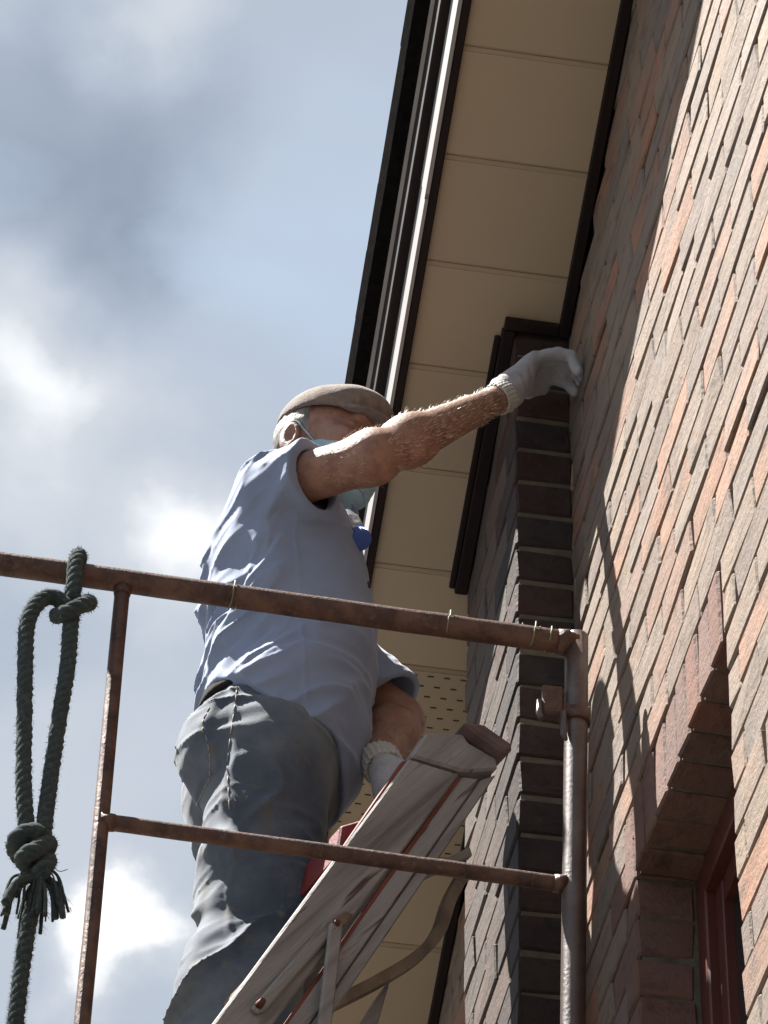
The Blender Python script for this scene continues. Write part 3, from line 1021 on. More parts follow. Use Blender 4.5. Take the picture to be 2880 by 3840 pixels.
def sstep(x, a, b):
    t = np.clip((x - a) / (b - a), 0, 1)
    return t * t * (3 - 2 * t)


def sdf_mesh(fn, lo, hi, h, B=10):
    lo = np.array(lo, F32)
    hi = np.array(hi, F32)
    nb = np.ceil((hi - lo) / (h * B)).astype(int)
    n = nb * B
    Vv = np.empty(tuple(n), F32)
    ii = np.stack(np.meshgrid(*[np.arange(k) for k in nb], indexing='ij'), -1).reshape(-1, 3)
    cen = lo + (ii * B + (B - 1) / 2).astype(F32) * F32(h)
    dc = fn(cen.astype(F32))
    Vb = Vv.reshape(nb[0], B, nb[1], B, nb[2], B)
    Vb[:] = dc.reshape(nb[0], 1, nb[1], 1, nb[2], 1)
    near = np.abs(dc) < B * h * 1.25 + 0.012
    sub = np.stack(np.meshgrid(*[np.arange(B)] * 3, indexing='ij'), -1).reshape(-1, 3).astype(F32) * F32(h)
    ni = ii[near]
    for s0 in range(0, len(ni), 250):
        ch = ni[s0:s0 + 250]
        pp = (lo + ch[:, None, :].astype(F32) * F32(B * h) + sub[None]).reshape(-1, 3).astype(F32)
        dv = fn(pp).reshape(len(ch), B, B, B)
        for k in range(len(ch)):
            a, b, c_ = ch[k]
            Vb[a, :, b, :, c_, :] = dv[k]
    # surface nets
    I = Vv < 0
    cnt = np.zeros(tuple(n - 1), np.uint8)
    for dx in (0, 1):
        for dy in (0, 1):
            for dz in (0, 1):
                cnt += I[dx:n[0] - 1 + dx, dy:n[1] - 1 + dy, dz:n[2] - 1 + dz]
    act = (cnt > 0) & (cnt < 8)
    ai = np.argwhere(act)
    ids = np.full(act.shape, -1, np.int64)
    ids[act] = np.arange(len(ai))
    acc = np.zeros((len(ai), 3), np.float64)
    num = np.zeros(len(ai))
    corners = [(a, b, c_) for a in (0, 1) for b in (0, 1) for c_ in (0, 1)]
    val = {c_: Vv[ai[:, 0] + c_[0], ai[:, 1] + c_[1], ai[:, 2] + c_[2]] for c_ in corners}
    for c_ in corners:
        for ax in range(3):
            if c_[ax]:
                continue
            d_ = list(c_)
            d_[ax] = 1
            d_ = tuple(d_)
            v0, v1 = val[c_], val[d_]
            cr = (v0 < 0) != (v1 < 0)
            t = np.where(cr, v0 / np.where(cr, v0 - v1, 1), 0)
            pt = np.array(c_, float)[None].repeat(len(ai), 0)
            pt[:, ax] += t
            acc[cr] += pt[cr]
            num[cr] += 1
    verts = lo + (ai + acc / num[:, None]) * h
    quads = []
    for ax in range(3):
        u_, v_ = [(1, 2), (2, 0), (0, 1)][ax]
        sl0 = [slice(1, n[k] - 1) for k in range(3)]
        sl1 = list(sl0)
        sl0[ax] = slice(0, n[ax] - 1)
        sl1[ax] = slice(1, n[ax])
        a_, b_ = I[tuple(sl0)], I[tuple(sl1)]
        e = np.argwhere(a_ != b_)
        if len(e) == 0:
            continue
        o_ = np.array([1, 1, 1])
        o_[ax] = 0
        inside = a_[tuple(e.T)]
        e = e + o_
        du, dv_ = np.zeros(3, int), np.zeros(3, int)
        du[u_] = 1
        dv_[v_] = 1
        q = np.stack([ids[tuple((e - du - dv_).T)], ids[tuple((e - dv_).T)], ids[tuple(e.T)], ids[tuple((e - du).T)]], 1)
        q[~inside] = q[~inside][:, ::-1]
        quads.append(q)
    quads = np.concatenate(quads)
    quads = quads[(quads >= 0).all(1)]
    # two light smoothing passes
    for _ in range(2):
        s_ = np.zeros_like(verts)
        c2 = np.zeros(len(verts))
        for k in range(4):
            np.add.at(s_, quads[:, k], verts[quads[:, (k + 1) % 4]] + verts[quads[:, (k + 3) % 4]])
            np.add.at(c2, quads[:, k], 2)
        ok = c2 > 0
        verts[ok] = verts[ok] * 0.5 + 0.5 * s_[ok] / c2[ok][:, None]
    return verts, quads


def sculpt(name, fn, lo, hi, h, mat_, parent=None):
    v, q = sdf_mesh(fn, lo, hi, h)
    me = bpy.data.meshes.new(name)
    c_ = (v.min(0) + v.max(0)) / 2
    me.vertices.add(len(v))
    me.vertices.foreach_set('co', (v - c_).astype(F32).ravel())
    me.loops.add(q.size)
    me.loops.foreach_set('vertex_index', q.astype(np.int32).ravel())
    me.polygons.add(len(q))
    me.polygons.foreach_set('loop_start', np.arange(0, q.size, 4, dtype=np.int32))
    me.polygons.foreach_set('use_smooth', np.ones(len(q), bool))
    me.update(calc_edges=True)
    me.validate()
    me.materials.append(mat_)
    return place(name, me, Vector(c_), parent)


def unit(v):
    v = np.array(v, float)
    return v / np.linalg.norm(v)


# joints (world coordinates)
HC = np.array((-0.468, 4.92, 5.911))
yaw, pit = math.radians(-36), math.radians(-8)
hf = np.array((math.cos(yaw) * math.cos(pit), math.sin(yaw) * math.cos(pit), math.sin(pit)))
hr = unit(np.cross(hf, (0, 0, 1)))
hu = np.cross(hr, hf)
HM = np.stack([hf, hr, hu], 1).astype(F32)


def H(f_, r_, u_):
    return HC + hf * f_ + hr * r_ + hu * u_


SHR, ELR, WRR = (-0.5697, 4.7220, 5.6295), (-0.4253, 4.6200, 5.6253), (-0.1895, 4.7200, 5.8973)
SHL, ELL, WRL = (-0.495, 5.050, 5.60), (-0.3125, 5.0200, 5.3922), (-0.3618, 4.8800, 5.1978)
AX = unit(np.array(ELR) - np.array(SHR))
HIPN, KNN, ANN = (-0.565, 4.83, 5.13), (-0.548, 4.83, 4.84), (-0.60, 4.83, 4.40)
HIPF, KNF, ANF = (-0.555, 5.01, 5.13), (-0.500, 5.02, 4.84), (-0.57, 5.03, 4.40)


def head_sdf(p):
    q = (p - HC.astype(F32)) @ HM
    d = ell(q, (-0.002, 0, 0.020), (0.092, 0.077, 0.090))
    d = smin(d, ell(q, (0.020, 0, -0.045), (0.070, 0.060, 0.078)), 0.04)
    d = smin(d, ell(q, (0.058, 0, -0.105), (0.030, 0.032, 0.024)), 0.04)          # chin
    d = smin(d, capd(q, (-0.01, 0.054, -0.075), (0.055, 0.026, -0.108), 0.016, 0.014), 0.03)   # jaw
    d = smin(d, capd(q, (-0.01, -0.054, -0.075), (0.055, -0.026, -0.108), 0.016, 0.014), 0.03)
    d = smin(d, capd(q, (0.088, -0.035, 0.026), (0.088, 0.035, 0.026), 0.010, 0.010), 0.02)    # brow
    for s_ in (-1, 1):
        d = smax(d, -ell(q, (0.100, s_ * 0.033, 0.002), (0.020, 0.019, 0.013)), 0.012)         # sockets
        d = smin(d, ell(q, (0.078, s_ * 0.033, 0.002), (0.0125, 0.0125, 0.0105)), 0.003)       # eyeballs and lids
        d = smin(d, capd(q, (0.086, s_ * 0.020, 0.009), (0.080, s_ * 0.047, 0.006), 0.004, 0.004), 0.006)
        d = smin(d, ell(q, (0.065, s_ * 0.050, -0.030), (0.025, 0.018, 0.018)), 0.03)          # cheekbones
        ear = ell(q, (-0.022, s_ * 0.084, -0.032), (0.020, 0.010, 0.035))
        ear = smax(ear, -ell(q, (-0.016, s_ * 0.094, -0.028), (0.0085, 0.008, 0.021)), 0.006)
        ear = smin(ear, ell(q, (-0.014, s_ * 0.083, -0.062), (0.010, 0.007, 0.011)), 0.008)
        d = smin(d, ear, 0.010)
    d = smin(d, capd(q, (0.095, 0, 0.012), (0.120, 0, -0.030), 0.008, 0.013), 0.014)           # nose
    d = smin(d, ell(q, (0.108, 0.012, -0.034), (0.012, 0.009, 0.009)), 0.008)
    d = smin(d, ell(q, (0.108, -0.012, -0.034), (0.012, 0.009, 0.009)), 0.008)
    d = smin(d, capd(q, (0.088, -0.02, -0.072), (0.088, 0.02, -0.072), 0.009, 0.009), 0.012)   # lips
    return d


# fingers of the reaching hand: knuckle, middle joint, last joint, tip
KN = np.array((-0.1151, 4.7900, 6.0565))
FING = []
for i, (dy, dl, bend) in enumerate(((0.028, 0.95, -0.003), (0.0095, 1.06, 0.001), (-0.0095, 1.0, 0.003), (-0.027, 0.86, 0.001))):
    k0 = KN + np.array((0.0, dy, -abs(dy) * 0.12))
    k1 = k0 + np.array((0.046 * dl, dy * 0.10, 0.016 * dl + bend))
    k2 = k1 + np.array((0.030 * dl, dy * 0.05, -0.006))
    k3 = k2 + np.array((0.012 * dl, 0.0, -0.020 - 0.004 * i))
    FING.append((k0, k1, k2, k3))
TH = [np.array((-0.1455, 4.8000, 6.0076)), np.array((-0.1159, 4.8300, 6.0331)), np.array((-0.0888, 4.8450, 6.0601)), np.array((-0.0705, 4.8500, 6.0867))]


def hand_sdf(p, fat):
    wv = np.array(WRR)
    d = capd(p, wv, wv * 0.35 + KN * 0.65 + np.array((0, 0.012, -0.002)), 0.024 + fat, 0.021 + fat)
    d = smin(d, capd(p, wv * 0.8 + KN * 0.2, KN + np.array((-0.004, 0.024, -0.004)), 0.022 + fat, 0.014 + fat), 0.02)
    d = smin(d, capd(p, wv * 0.8 + KN * 0.2, KN + np.array((-0.004, -0.024, -0.006)), 0.021 + fat, 0.013 + fat), 0.02)
    for k0, k1, k2, k3 in FING:
        f_ = capd(p, k0, k1, 0.0105 + fat, 0.0098 + fat)
        f_ = smin(f_, capd(p, k1, k2, 0.0098 + fat, 0.0088 + fat), 0.004)
        f_ = smin(f_, capd(p, k2, k3, 0.0088 + fat, 0.0078 + fat), 0.004)
        d = smin(d, f_, 0.005)
    t_ = smin(capd(p, TH[0], TH[1], 0.015 + fat, 0.0125 + fat), capd(p, TH[1], TH[2], 0.0125 + fat, 0.0105 + fat), 0.006)
    t_ = smin(t_, capd(p, TH[2], TH[3], 0.0105 + fat, 0.0085 + fat), 0.004)
    return smin(d, t_, 0.012)


# left hand curls round the ladder rail
WL = np.array(WRL)
KL = np.array((-0.3344, 4.8000, 5.0637))
LF = []
for i in range(4):
    k0 = KL + np.array((-0.004, 0.012, 0.0)) + np.array((-0.010, 0.0, -0.019)) * (i - 0.6)
    k1 = k0 + np.array((0.010, -0.034, -0.014))
    k2 = k1 + np.array((0.024, -0.016, -0.008))
    k3 = k2 + np.array((0.018, 0.010, -0.004))
    LF.append((k0, k1, k2, k3))
TL = [WL * 0.6 + KL * 0.4 + np.array((0.012, -0.012, 0)), KL + np.array((0.03, -0.012, 0.012)), KL + np.array((0.052, -0.006, -0.002))]


def lhand_sdf(p, fat):
    d = capd(p, WL, WL * 0.3 + KL * 0.7, 0.025 + fat, 0.026 + fat)
    d = smin(d, capd(p, WL * 0.5 + KL * 0.5, KL + np.array((-0.02, 0.01, -0.04)), 0.022 + fat, 0.018 + fat), 0.02)
    for k0, k1, k2, k3 in LF:
        f_ = smin(capd(p, k0, k1, 0.0105 + fat, 0.0098 + fat), capd(p, k1, k2, 0.0098 + fat, 0.0088 + fat), 0.004)
        d = smin(d, smin(f_, capd(p, k2, k3, 0.0088 + fat, 0.0078 + fat), 0.004), 0.008)
    t_ = smin(capd(p, TL[0], TL[1], 0.014 + fat, 0.011 + fat), capd(p, TL[1], TL[2], 0.011 + fat, 0.009 + fat), 0.005)
    return smin(d, t_, 0.012)


def arm_r(p):
    d = capd(p, np.array(SHR) + AX * 0.02, ELR, 0.044, 0.041)
    e, w_ = np.array(ELR), np.array(WRR)
    d = smin(d, capd(p, e, e * 0.7 + w_ * 0.3, 0.0405, 0.0405), 0.03)
    d = smin(d, capd(p, e * 0.72 + w_ * 0.28, w_, 0.0402, 0.0238), 0.03)
    d = smin(d, ell(p, e * 0.97 + w_ * 0.03 + np.array((-0.012, 0.0, 0.022)), (0.023, 0.024, 0.022)), 0.02)      # elbow point
    return d


def arm_l(p):
    d = capd(p, SHL, ELL, 0.054, 0.043)
    e, w_ = np.array(ELL), np.array(WRL)
    return smin(smin(d, capd(p, e, e * 0.65 + w_ * 0.35, 0.043, 0.045), 0.03), capd(p, e * 0.65 + w_ * 0.35, w_, 0.044, 0.0285), 0.03)


def body_sdf(p):
    d = head_sdf(p)
    d = smin(d, capd(p, (-0.512, 4.92, 5.70), H(-0.025, 0, -0.05), 0.062, 0.056), 0.03)
    t = ell(p, (-0.525, 4.92, 5.55), (0.105, 0.160, 0.155))
    t = smin(t, capd(p, np.array(SHR) + np.array((0.0, 0.03, -0.01)), SHL, 0.040, 0.046), 0.04)
    t = smin(t, ell(p, (-0.515, 4.92, 5.36), (0.112, 0.150, 0.17)), 0.06)
    t = smin(t, ell(p, (-0.55, 4.92, 5.17), (0.100, 0.145, 0.11)), 0.06)
    d = smin(d, t, 0.05)
    d = smin(d, arm_r(p), 0.03)
    d = smin(d, arm_l(p), 0.03)
    d = smin(d, hand_sdf(p, -0.0015), 0.014)
    d = smin(d, lhand_sdf(p, -0.0015), 0.014)
    for hp_, kn_, an_ in ((HIPN, KNN, ANN), (HIPF, KNF, ANF)):
        l_ = smin(capd(p, hp_, kn_, 0.078, 0.055), capd(p, kn_, an_, 0.056, 0.036), 0.02)
        an = np.array(an_)
        l_ = smin(l_, capd(p, an + np.array((-0.02, 0, -0.05)), an + np.array((0.13, 0, -0.065)), 0.032, 0.024), 0.02)
        d = smin(d, l_, 0.04)
    return d


person = sculpt('person', body_sdf, (-0.80, 4.52, 4.29), (0.03, 5.22, 6.10), 0.0042, M['skin'])
tag(person, 'man in flat cap and face mask reaching a gloved hand to the brick wall', 'person')

# -- shirt ------------------------------------------------------------------
SLE = np.array(SHR) + AX * 0.074
AL = unit(np.array(ELL) - np.array(SHL))


def folds(p, along, across, fa, fc, fy, seed, warp=0.25):
    """irregular ridges running along one direction, -> 0..1"""
    along = unit(along).astype(F32)
    across = unit(across).astype(F32)
    w_ = vnoise(p * F32(11), seed + 1) * F32(warp)
    q = np.stack([(p @ along) * fa + w_, (p @ across) * fc + w_ * 1.6, p[:, 1] * fy], 1).astype(F32)
    return np.clip(1 - np.abs(vnoise(q, seed)) * 1.6, 0, 1) ** 2


CR0, CR1 = (-0.5285, 4.7200, 5.5768), (-0.6533, 4.7600, 5.3615)


def shirt_torso(p):
    d = ell(p, (-0.515, 4.92, 5.565), (0.124, 0.172, 0.158))
    d = smin(d, ell(p, (-0.507, 4.92, 5.43), (0.137, 0.183, 0.17)), 0.06)
    d = smin(d, ell(p, (-0.521, 4.92, 5.25), (0.139, 0.193, 0.20)), 0.06)
    d = smin(d, capd(p, (-0.538, 4.780, 5.635), (-0.500, 5.02, 5.605), 0.060, 0.056), 0.07)
    d = smin(d, ell(p, (-0.560, 4.840, 5.56), (0.080, 0.10, 0.105)), 0.06)
    d = smin(d, capd(p, (-0.552, 4.800, 5.610), (-0.572, 4.87, 5.46), 0.072, 0.068), 0.06)
    return smin(d, capd(p, (-0.515, 4.92, 5.69), (-0.495, 4.92, 5.755), 0.082, 0.068), 0.03)


def shirt_base(p):
    d = shirt_torso(p)
    d = smin(d, capd(p, np.array(SHR) + np.array((-0.006, 0.016, 0.000)), np.array(SHR) + AX * 0.12 + np.array((0, -0.004, -0.016)), 0.0600, 0.0655), 0.024)
    return smin(d, capd(p, SHL, np.array(ELL), 0.066, 0.082), 0.035)


def shirt_outer(p):
    d = shirt_base(p)
    n1 = vnoise(p * F32(9), 3)
    n2 = vnoise(p * F32(21), 5)
    back = 0.25 + 0.75 * sstep(-p[:, 0], 0.49, 0.60)
    up_ = sstep(p[:, 2], 5.30, 5.42) * (1 - 0.8 * sstep(p[:, 2], 5.60, 5.66))
    d = d - back * up_ * 0.014 * folds(p, (1, 0, 1.0), (1, 0, -1.0), 3.5, 16.0, 4.0, 3)
    d = d - back * 0.0032 * folds(p, (1, 0, 1.1), (1.1, 0, -1.0), 9.0, 52.0, 14.0, 91)
    d = d - back * 0.0085 * folds(p, (1, 0, 0.7), (0.7, 0, -1.0), 7.0, 34.0, 9.0, 71)
    low = sstep(-p[:, 2], -5.50, -5.36)
    # long crease from the armpit down to the small of the back
    a0, a1 = np.array(CR0, F32), np.array(CR1, F32)
    dv = (a1 - a0) / np.linalg.norm(a1 - a0)
    tt_ = (p[:, 0] - a0[0]) * dv[0] + (p[:, 2] - a0[2]) * dv[2]
    sd = -((p[:, 0] - a0[0]) * dv[2] - (p[:, 2] - a0[2]) * dv[0]) + 0.006 * n2
    on = sstep(tt_, 0.045, 0.12) * sstep(-tt_, -0.30, -0.20) * sstep(-p[:, 1], -4.90, -4.84)
    d = d - on * 0.017 * sstep(sd, -0.004, 0.006) * sstep(-sd, -0.09, -0.01)
    d = d - low * 0.010 * folds(p, (1, 0, 0.55), (0.55, 0, -1.0), 4.0, 19.0, 5.0, 13)
    arm = sstep(((p - np.array(SHR, F32)) @ AX.astype(F32)), -0.06, 0.02) * sstep(-p[:, 1], -4.82, -4.74)
    d = d - arm * 0.007 * folds(p, (0.5, -0.6, 0.6), (0.4, 0.0, -1.0), 5.0, 24.0, 5.0, 17)
    d = d - np.where((np.abs(p[:, 0] + 0.525 + 0.10 * (p[:, 2] - 5.4) + 0.005 * n1) < 0.003) & (p[:, 1] < 4.9) & (p[:, 2] < 5.55), 0.0016, 0)
    d = d + 0.0030 * n1 + 0.0014 * n2
    return d


def hem_z(p):
    x = p[:, 0]
    z = 5.302 + (-0.67 - x) * 1.10
    z = np.maximum(z, 5.150) - 0.045 * sstep(x, -0.46, -0.40)
    return z + 0.004 * vnoise(p * F32(6), 12)


def shirt_sdf(p):
    o_ = shirt_outer(p)
    d = smax(o_, -(shirt_base(p) + 0.0095), 0.001)
    hz_ = hem_z(p) - p[:, 2]
    d = d - 0.0014 * sstep(hz_, -0.020, -0.0185)
    d = np.maximum(d, hz_)
    tt = shirt_torso(p)
    armr = capd(p, SHR, np.array(SHR) + AX * 0.3, 0.098, 0.098)
    arml = capd(p, SHL, np.array(ELL) + AL * 0.1, 0.10, 0.115)
    cutr = np.minimum((p - SLE.astype(F32)) @ unit(AX + np.array((0.0, -0.30, -0.10))).astype(F32), np.minimum(-armr, tt - 0.002))
    d = np.maximum(d, cutr)
    d = d - 0.0012 * sstep(cutr, -0.020, -0.0185) * sstep(-armr, 0.0, 0.01)
    cutl = np.minimum((p - (np.array(SHL) + AL * 0.245).astype(F32)) @ AL.astype(F32), np.minimum(-arml, tt - 0.004))
    d = np.maximum(d, cutl)
    nk = (p - np.array((-0.500, 4.92, 5.768), F32)) @ unit((-0.25, -0.08, 1.0)).astype(F32)
    d = np.maximum(d, nk)
    # open placket at the throat
    fr = (p[:, 0] + 0.43) * 1.0
    slit = np.maximum(np.abs(p[:, 1] - (4.865)) - 0.030 * sstep(p[:, 2], 5.58, 5.72), -fr - 0.01)
    d = np.maximum(d, -np.maximum(slit, 5.59 - p[:, 2]))
    return d


def shirt_all(p):
    d = shirt_sdf(p)
    # collar: stand and turned-down leaf
    ax = unit((-0.25, -0.08, 1.0)).astype(F32)
    q = p - np.array((-0.503, 4.92, 5.758), F32)
    hh = q @ ax
    rad = np.linalg.norm(q - hh[:, None] * ax, axis=1)
    leaf = np.maximum(np.abs(rad - (0.073 - (hh - 0.02) * 0.55)) - 0.004, np.abs(hh - 0.004) - 0.024)
    front = (p[:, 0] > -0.455) & (np.abs(p[:, 1] - 4.87) < 0.020)
    leaf = np.where(front, np.maximum(leaf, 0.02), leaf)
    return np.minimum(d, leaf)


shirt = sculpt('shirt', shirt_all, (-0.76, 4.56, 5.04), (-0.24, 5.24, 5.80), 0.0033, M['shirt'], person)
dg = bpy.context.evaluated_depsgraph_get()


def bvh(o):
    off = wl(o)
    return BVHTree.FromPolygons([v_.co + off for v_ in o.data.vertices], [tuple(p_.vertices) for p_ in o.data.polygons])


sb = bvh(shirt)
for (x_, z_) in ((-0.437, 5.655), (-0.396, 5.520)):
    hit = sb.ray_cast(Vector((x_, 4.4, z_)), Vector((0, 1, 0)))
    if hit[0] is not None:
        nrm = hit[1] if hit[1].y < 0 else -hit[1]
        mb_ = MB()
        mb_.tube([hit[0] - nrm * 0.001, hit[0] + nrm * 0.0022, hit[0] + nrm * 0.003], [0.0062, 0.0062, 0.0048], 14)
        mb_.build('button', M['button'], shirt, smooth=True)

# -- jeans --------------------------------------------------------------------


def jeans_sdf(p):
    d = ell(p, (-0.538, 4.92, 5.19), (0.124, 0.162, 0.17))
    d = smin(d, ell(p, (-0.585, 4.845, 5.135), (0.098, 0.094, 0.110)), 0.05)
    d = smin(d, ell(p, (-0.572, 4.990, 5.150), (0.094, 0.092, 0.104)), 0.05)
    for hp_, kn_, an_, r0, r1, r2 in ((HIPN, KNN, ANN, 0.104, 0.084, 0.076), (HIPF, KNF, ANF, 0.100, 0.080, 0.073)):
        l_ = capd(p, np.array(hp_) + np.array((0.015, 0, -0.02)), kn_, r0, r1)
        l_ = smin(l_, capd(p, kn_, an_, r1 * 0.97, r2), 0.03)
        l_ = smin(l_, ell(p, np.array(kn_) + np.array((-0.035, 0, -0.17)), (0.078, 0.075, 0.13)), 0.04)
        d = smin(d, l_, 0.025)
    n1 = vnoise(p * F32(8), 21)
    n2 = vnoise(p * F32(20), 22)
    # creases behind the knees and under the seat
    rear = 0.25 + 0.75 * sstep(-p[:, 0], 0.53, 0.62)
    kz = sstep(-np.abs(p[:, 2] - 4.92), -0.15, -0.04)
    d = d - kz * rear * 0.021 * folds(p, (1, 0, -0.35), (0.35, 0, 1.0), 4.0, 17.0, 4.0, 23)
    sz = sstep(-p[:, 2], -4.86, -4.74)
    d = d - sz * rear * 0.020 * folds(p, (1, 0, 0.9), (0.9, 0, -1.0), 4.0, 15.0, 4.0, 24)
    hz = sstep(-np.abs(p[:, 2] - 5.185), -0.09, -0.03)
    d = d - hz * 0.009 * folds(p, (1, 0, -0.12), (0.12, 0, 1.0), 4.0, 30.0, 5.0, 25)
    d = d - 0.0050 * (kz + sz * 0.7 + hz * 0.6) * folds(p, (1, 0, 0.25), (0.25, 0, -1.0), 8.0, 46.0, 10.0, 33)
    d = d - 0.009 * folds(p, (0.3, 0, 1), (1, 0, -0.3), 5.0, 15.0, 6.0, 26)
    # side seam
    seam = np.abs(p[:, 0] + 0.620 - 0.04 * (5.2 - p[:, 2]) + 0.004 * n2) < 0.0045
    d = d - np.where(seam & (p[:, 1] < 4.9), 0.0022, 0)
    # back pocket patch on the near seat
    pk_ = np.maximum(np.abs(p[:, 2] - 5.125 - (p[:, 0] + 0.66) * 0.2) - 0.072, np.abs(p[:, 1] - 4.835) - 0.068)
    d = d - 0.0042 * sstep(-pk_, -0.001, 0.002) * (p[:, 0] < -0.628)
    d = d + 0.004 * n1 + 0.0015 * n2
    top_ = p[:, 2] - (5.318 + (-0.67 - p[:, 0]) * 0.45)
    d = d - 0.0028 * sstep(top_, -0.042, -0.0405)
    d = np.maximum(d, top_)
    d = np.maximum(d, 4.375 - p[:, 2])
    return d


jeans = sculpt('jeans', jeans_sdf, (-0.80, 4.66, 4.34), (-0.32, 5.20, 5.42), 0.0042, M['jeans'], person)


def belt_sdf(p):
    o_ = ell(p, (-0.538, 4.92, 5.22), (0.131, 0.178, 0.22))
    zz = p[:, 2] - (5.290 + (-0.67 - p[:, 0]) * 0.50)
    return np.maximum(np.maximum(o_, -(o_ + 0.012)), np.abs(zz) - 0.017)


sculpt('belt', belt_sdf, (-0.74, 4.70, 5.0), (-0.36, 5.14, 5.40), 0.0036, M['leather'], person)
jb = bvh(jeans)


def stitch(pts, name='stitching', r=0.0009, inward=(0, 1, 0), off=(0, -0.5, 0)):
    path = smooth_path(pts, 12)
    outp = []
    for q_ in path:
        hit = jb.ray_cast(Vector(q_) + Vector(off), Vector(inward))
        if hit[0] is not None:
            nn = hit[1] if hit[1].dot(Vector(inward)) < 0 else -hit[1]
            outp.append(hit[0] + nn * 0.0008)
    if len(outp) > 3:
        mb2 = MB()
        i = 0
        while i + 2 < len(outp):
            mb2.tube(outp[i:i + 3], r, 6)
            i += 3 if name == 'stitching' else 2
        mb2.build(name, M['thread'], jeans, smooth=True)


stitch([(-0.612, 4.7, 5.24), (-0.618, 4.7, 5.15), (-0.622, 4.7, 5.05), (-0.615, 4.7, 4.95)])
stitch([(-0.9, 4.775, 5.18), (-0.9, 4.772, 5.12), (-0.9, 4.785, 5.06), (-0.9, 4.83, 5.045), (-0.9, 4.88, 5.06)], inward=(1, 0, 0), off=(0, 0, 0))

for y_ in (4.765, 4.83, 4.90, 4.985):
    zz = 5.30
    hit = jb.ray_cast(Vector((-0.9, y_, zz)), Vector((1, 0, 0)))
    if hit[0] is not None:
        mb_ = MB()
        q_ = hit[0]
        mb_.tube(smooth_path([q_ + Vector((0.004, 0, -0.028)), q_ + Vector((-0.012, 0, -0.022)), q_ + Vector((-0.015, 0, -0.002)), q_ + Vector((-0.010, 0, 0.016)), q_ + Vector((0.006, 0, 0.020))], 6), 0.0042, 8)
        mb_.build('belt_loop', M['jeans'], jeans, smooth=True)

# -- shoes ----------------------------------------------------------------------


def shoe_at(an):
    an = np.array(an)

    def fn(p):
        d = capd(p, an + np.array((-0.03, 0, -0.05)), an + np.array((0.15, 0, -0.064)), 0.043, 0.034)
        d = smin(d, capd(p, an + np.array((-0.02, 0, -0.05)), an + np.array((-0.005, 0, 0.01)), 0.042, 0.046), 0.02)
        return np.maximum(d, 4.301 - p[:, 2])
    return fn


for an in (ANN, ANF):
    a_ = np.array(an)
    sculpt('shoe', shoe_at(an), a_ + np.array((-0.1, -0.08, -0.13)), a_ + np.array((0.22, 0.08, 0.08)), 0.005, M['shoe'], person)

# -- cap, hair, mask ---------------------------------------------------------------


def cap_sdf(p):
    q = (p - HC.astype(F32)) @ HM
    o_ = ell(q, (0.008, 0, 0.046), (0.104, 0.089, 0.068))
    o_ = smin(o_, ell(q, (0.056, 0, 0.062), (0.064, 0.070, 0.034)), 0.03)
    o_ = o_ + 0.0022 * vnoise(p * F32(24), 31)
    rim = 0.034 - q[:, 0] * 0.05
    d = np.maximum(o_, rim - q[:, 2])
    inner = ell(q, (0.003, 0, 0.028), (0.095, 0.081, 0.088))
    d = smax(d, -inner, 0.003)
    vis = np.maximum(ell(q, (0.080, 0, 0.036), (0.056, 0.072, 0.060)), np.abs(q[:, 2] - (0.042 - (q[:, 0] - 0.082) * 0.30 - q[:, 1] ** 2 * 3.2)) - 0.0042)
    vis = np.maximum(vis, -(q[:, 0] - 0.065))
    return smin(d, vis, 0.006)


sculpt('flat_cap', cap_sdf, HC - 0.19, HC + 0.19, 0.0032, M['cap'], person)


def hair_sdf(p):
    q = (p - HC.astype(F32)) @ HM
    o_ = ell(q, (-0.004, 0, 0.018), (0.0965, 0.0815, 0.094)) + 0.0016 * vnoise(p * F32(120), 41)
    d = np.maximum(o_, -(o_ + 0.012))
    d = np.maximum(d, q[:, 2] - 0.055)
    low = -0.050 + 0.05 * sstep(q[:, 0], -0.06, 0.0)
    side = np.where(q[:, 0] > -0.004, np.maximum(q[:, 0] - 0.010 + 0.10 * (q[:, 2] + 0.02), -0.052 - q[:, 2]), low - q[:, 2])
    ear = ell(q, (-0.022, 0.083, -0.032), (0.024, 0.02, 0.037))
    ear2 = ell(q, (-0.022, -0.083, -0.032), (0.024, 0.02, 0.037))
    d = np.maximum(d, side)
    return np.maximum(np.maximum(d, -ear), -ear2)


sculpt('hair', hair_sdf, HC - 0.16, HC + 0.16, 0.0032, M['hair'], person)


def mask_sdf(p):
    q = (p - HC.astype(F32)) @ HM
    o_ = ell(q, (0.020, 0, -0.054), (0.084, 0.068, 0.078))
    o_ = smin(o_, capd(q, (0.098, 0, -0.010), (0.112, 0, -0.052), 0.014, 0.018), 0.035)
    o_ = smin(o_, ell(q, (0.058, 0, -0.102), (0.036, 0.038, 0.028)), 0.03)
    o_ = o_ - 0.0040 * np.abs(np.sin(q[:, 2] * math.pi / 0.020)) * sstep(q[:, 0], 0.04, 0.07)
    d = np.maximum(o_ - 0.004, -(o_ + 0.001))
    topl = -0.016 - 0.30 * np.abs(q[:, 1]) + 0.03 * sstep(-np.abs(q[:, 1]), -0.02, 0.0)
    d = np.maximum(d, q[:, 2] - topl)
    d = np.maximum(d, 0.010 + 0.12 * np.abs(q[:, 2] + 0.07) - q[:, 0])
    return d


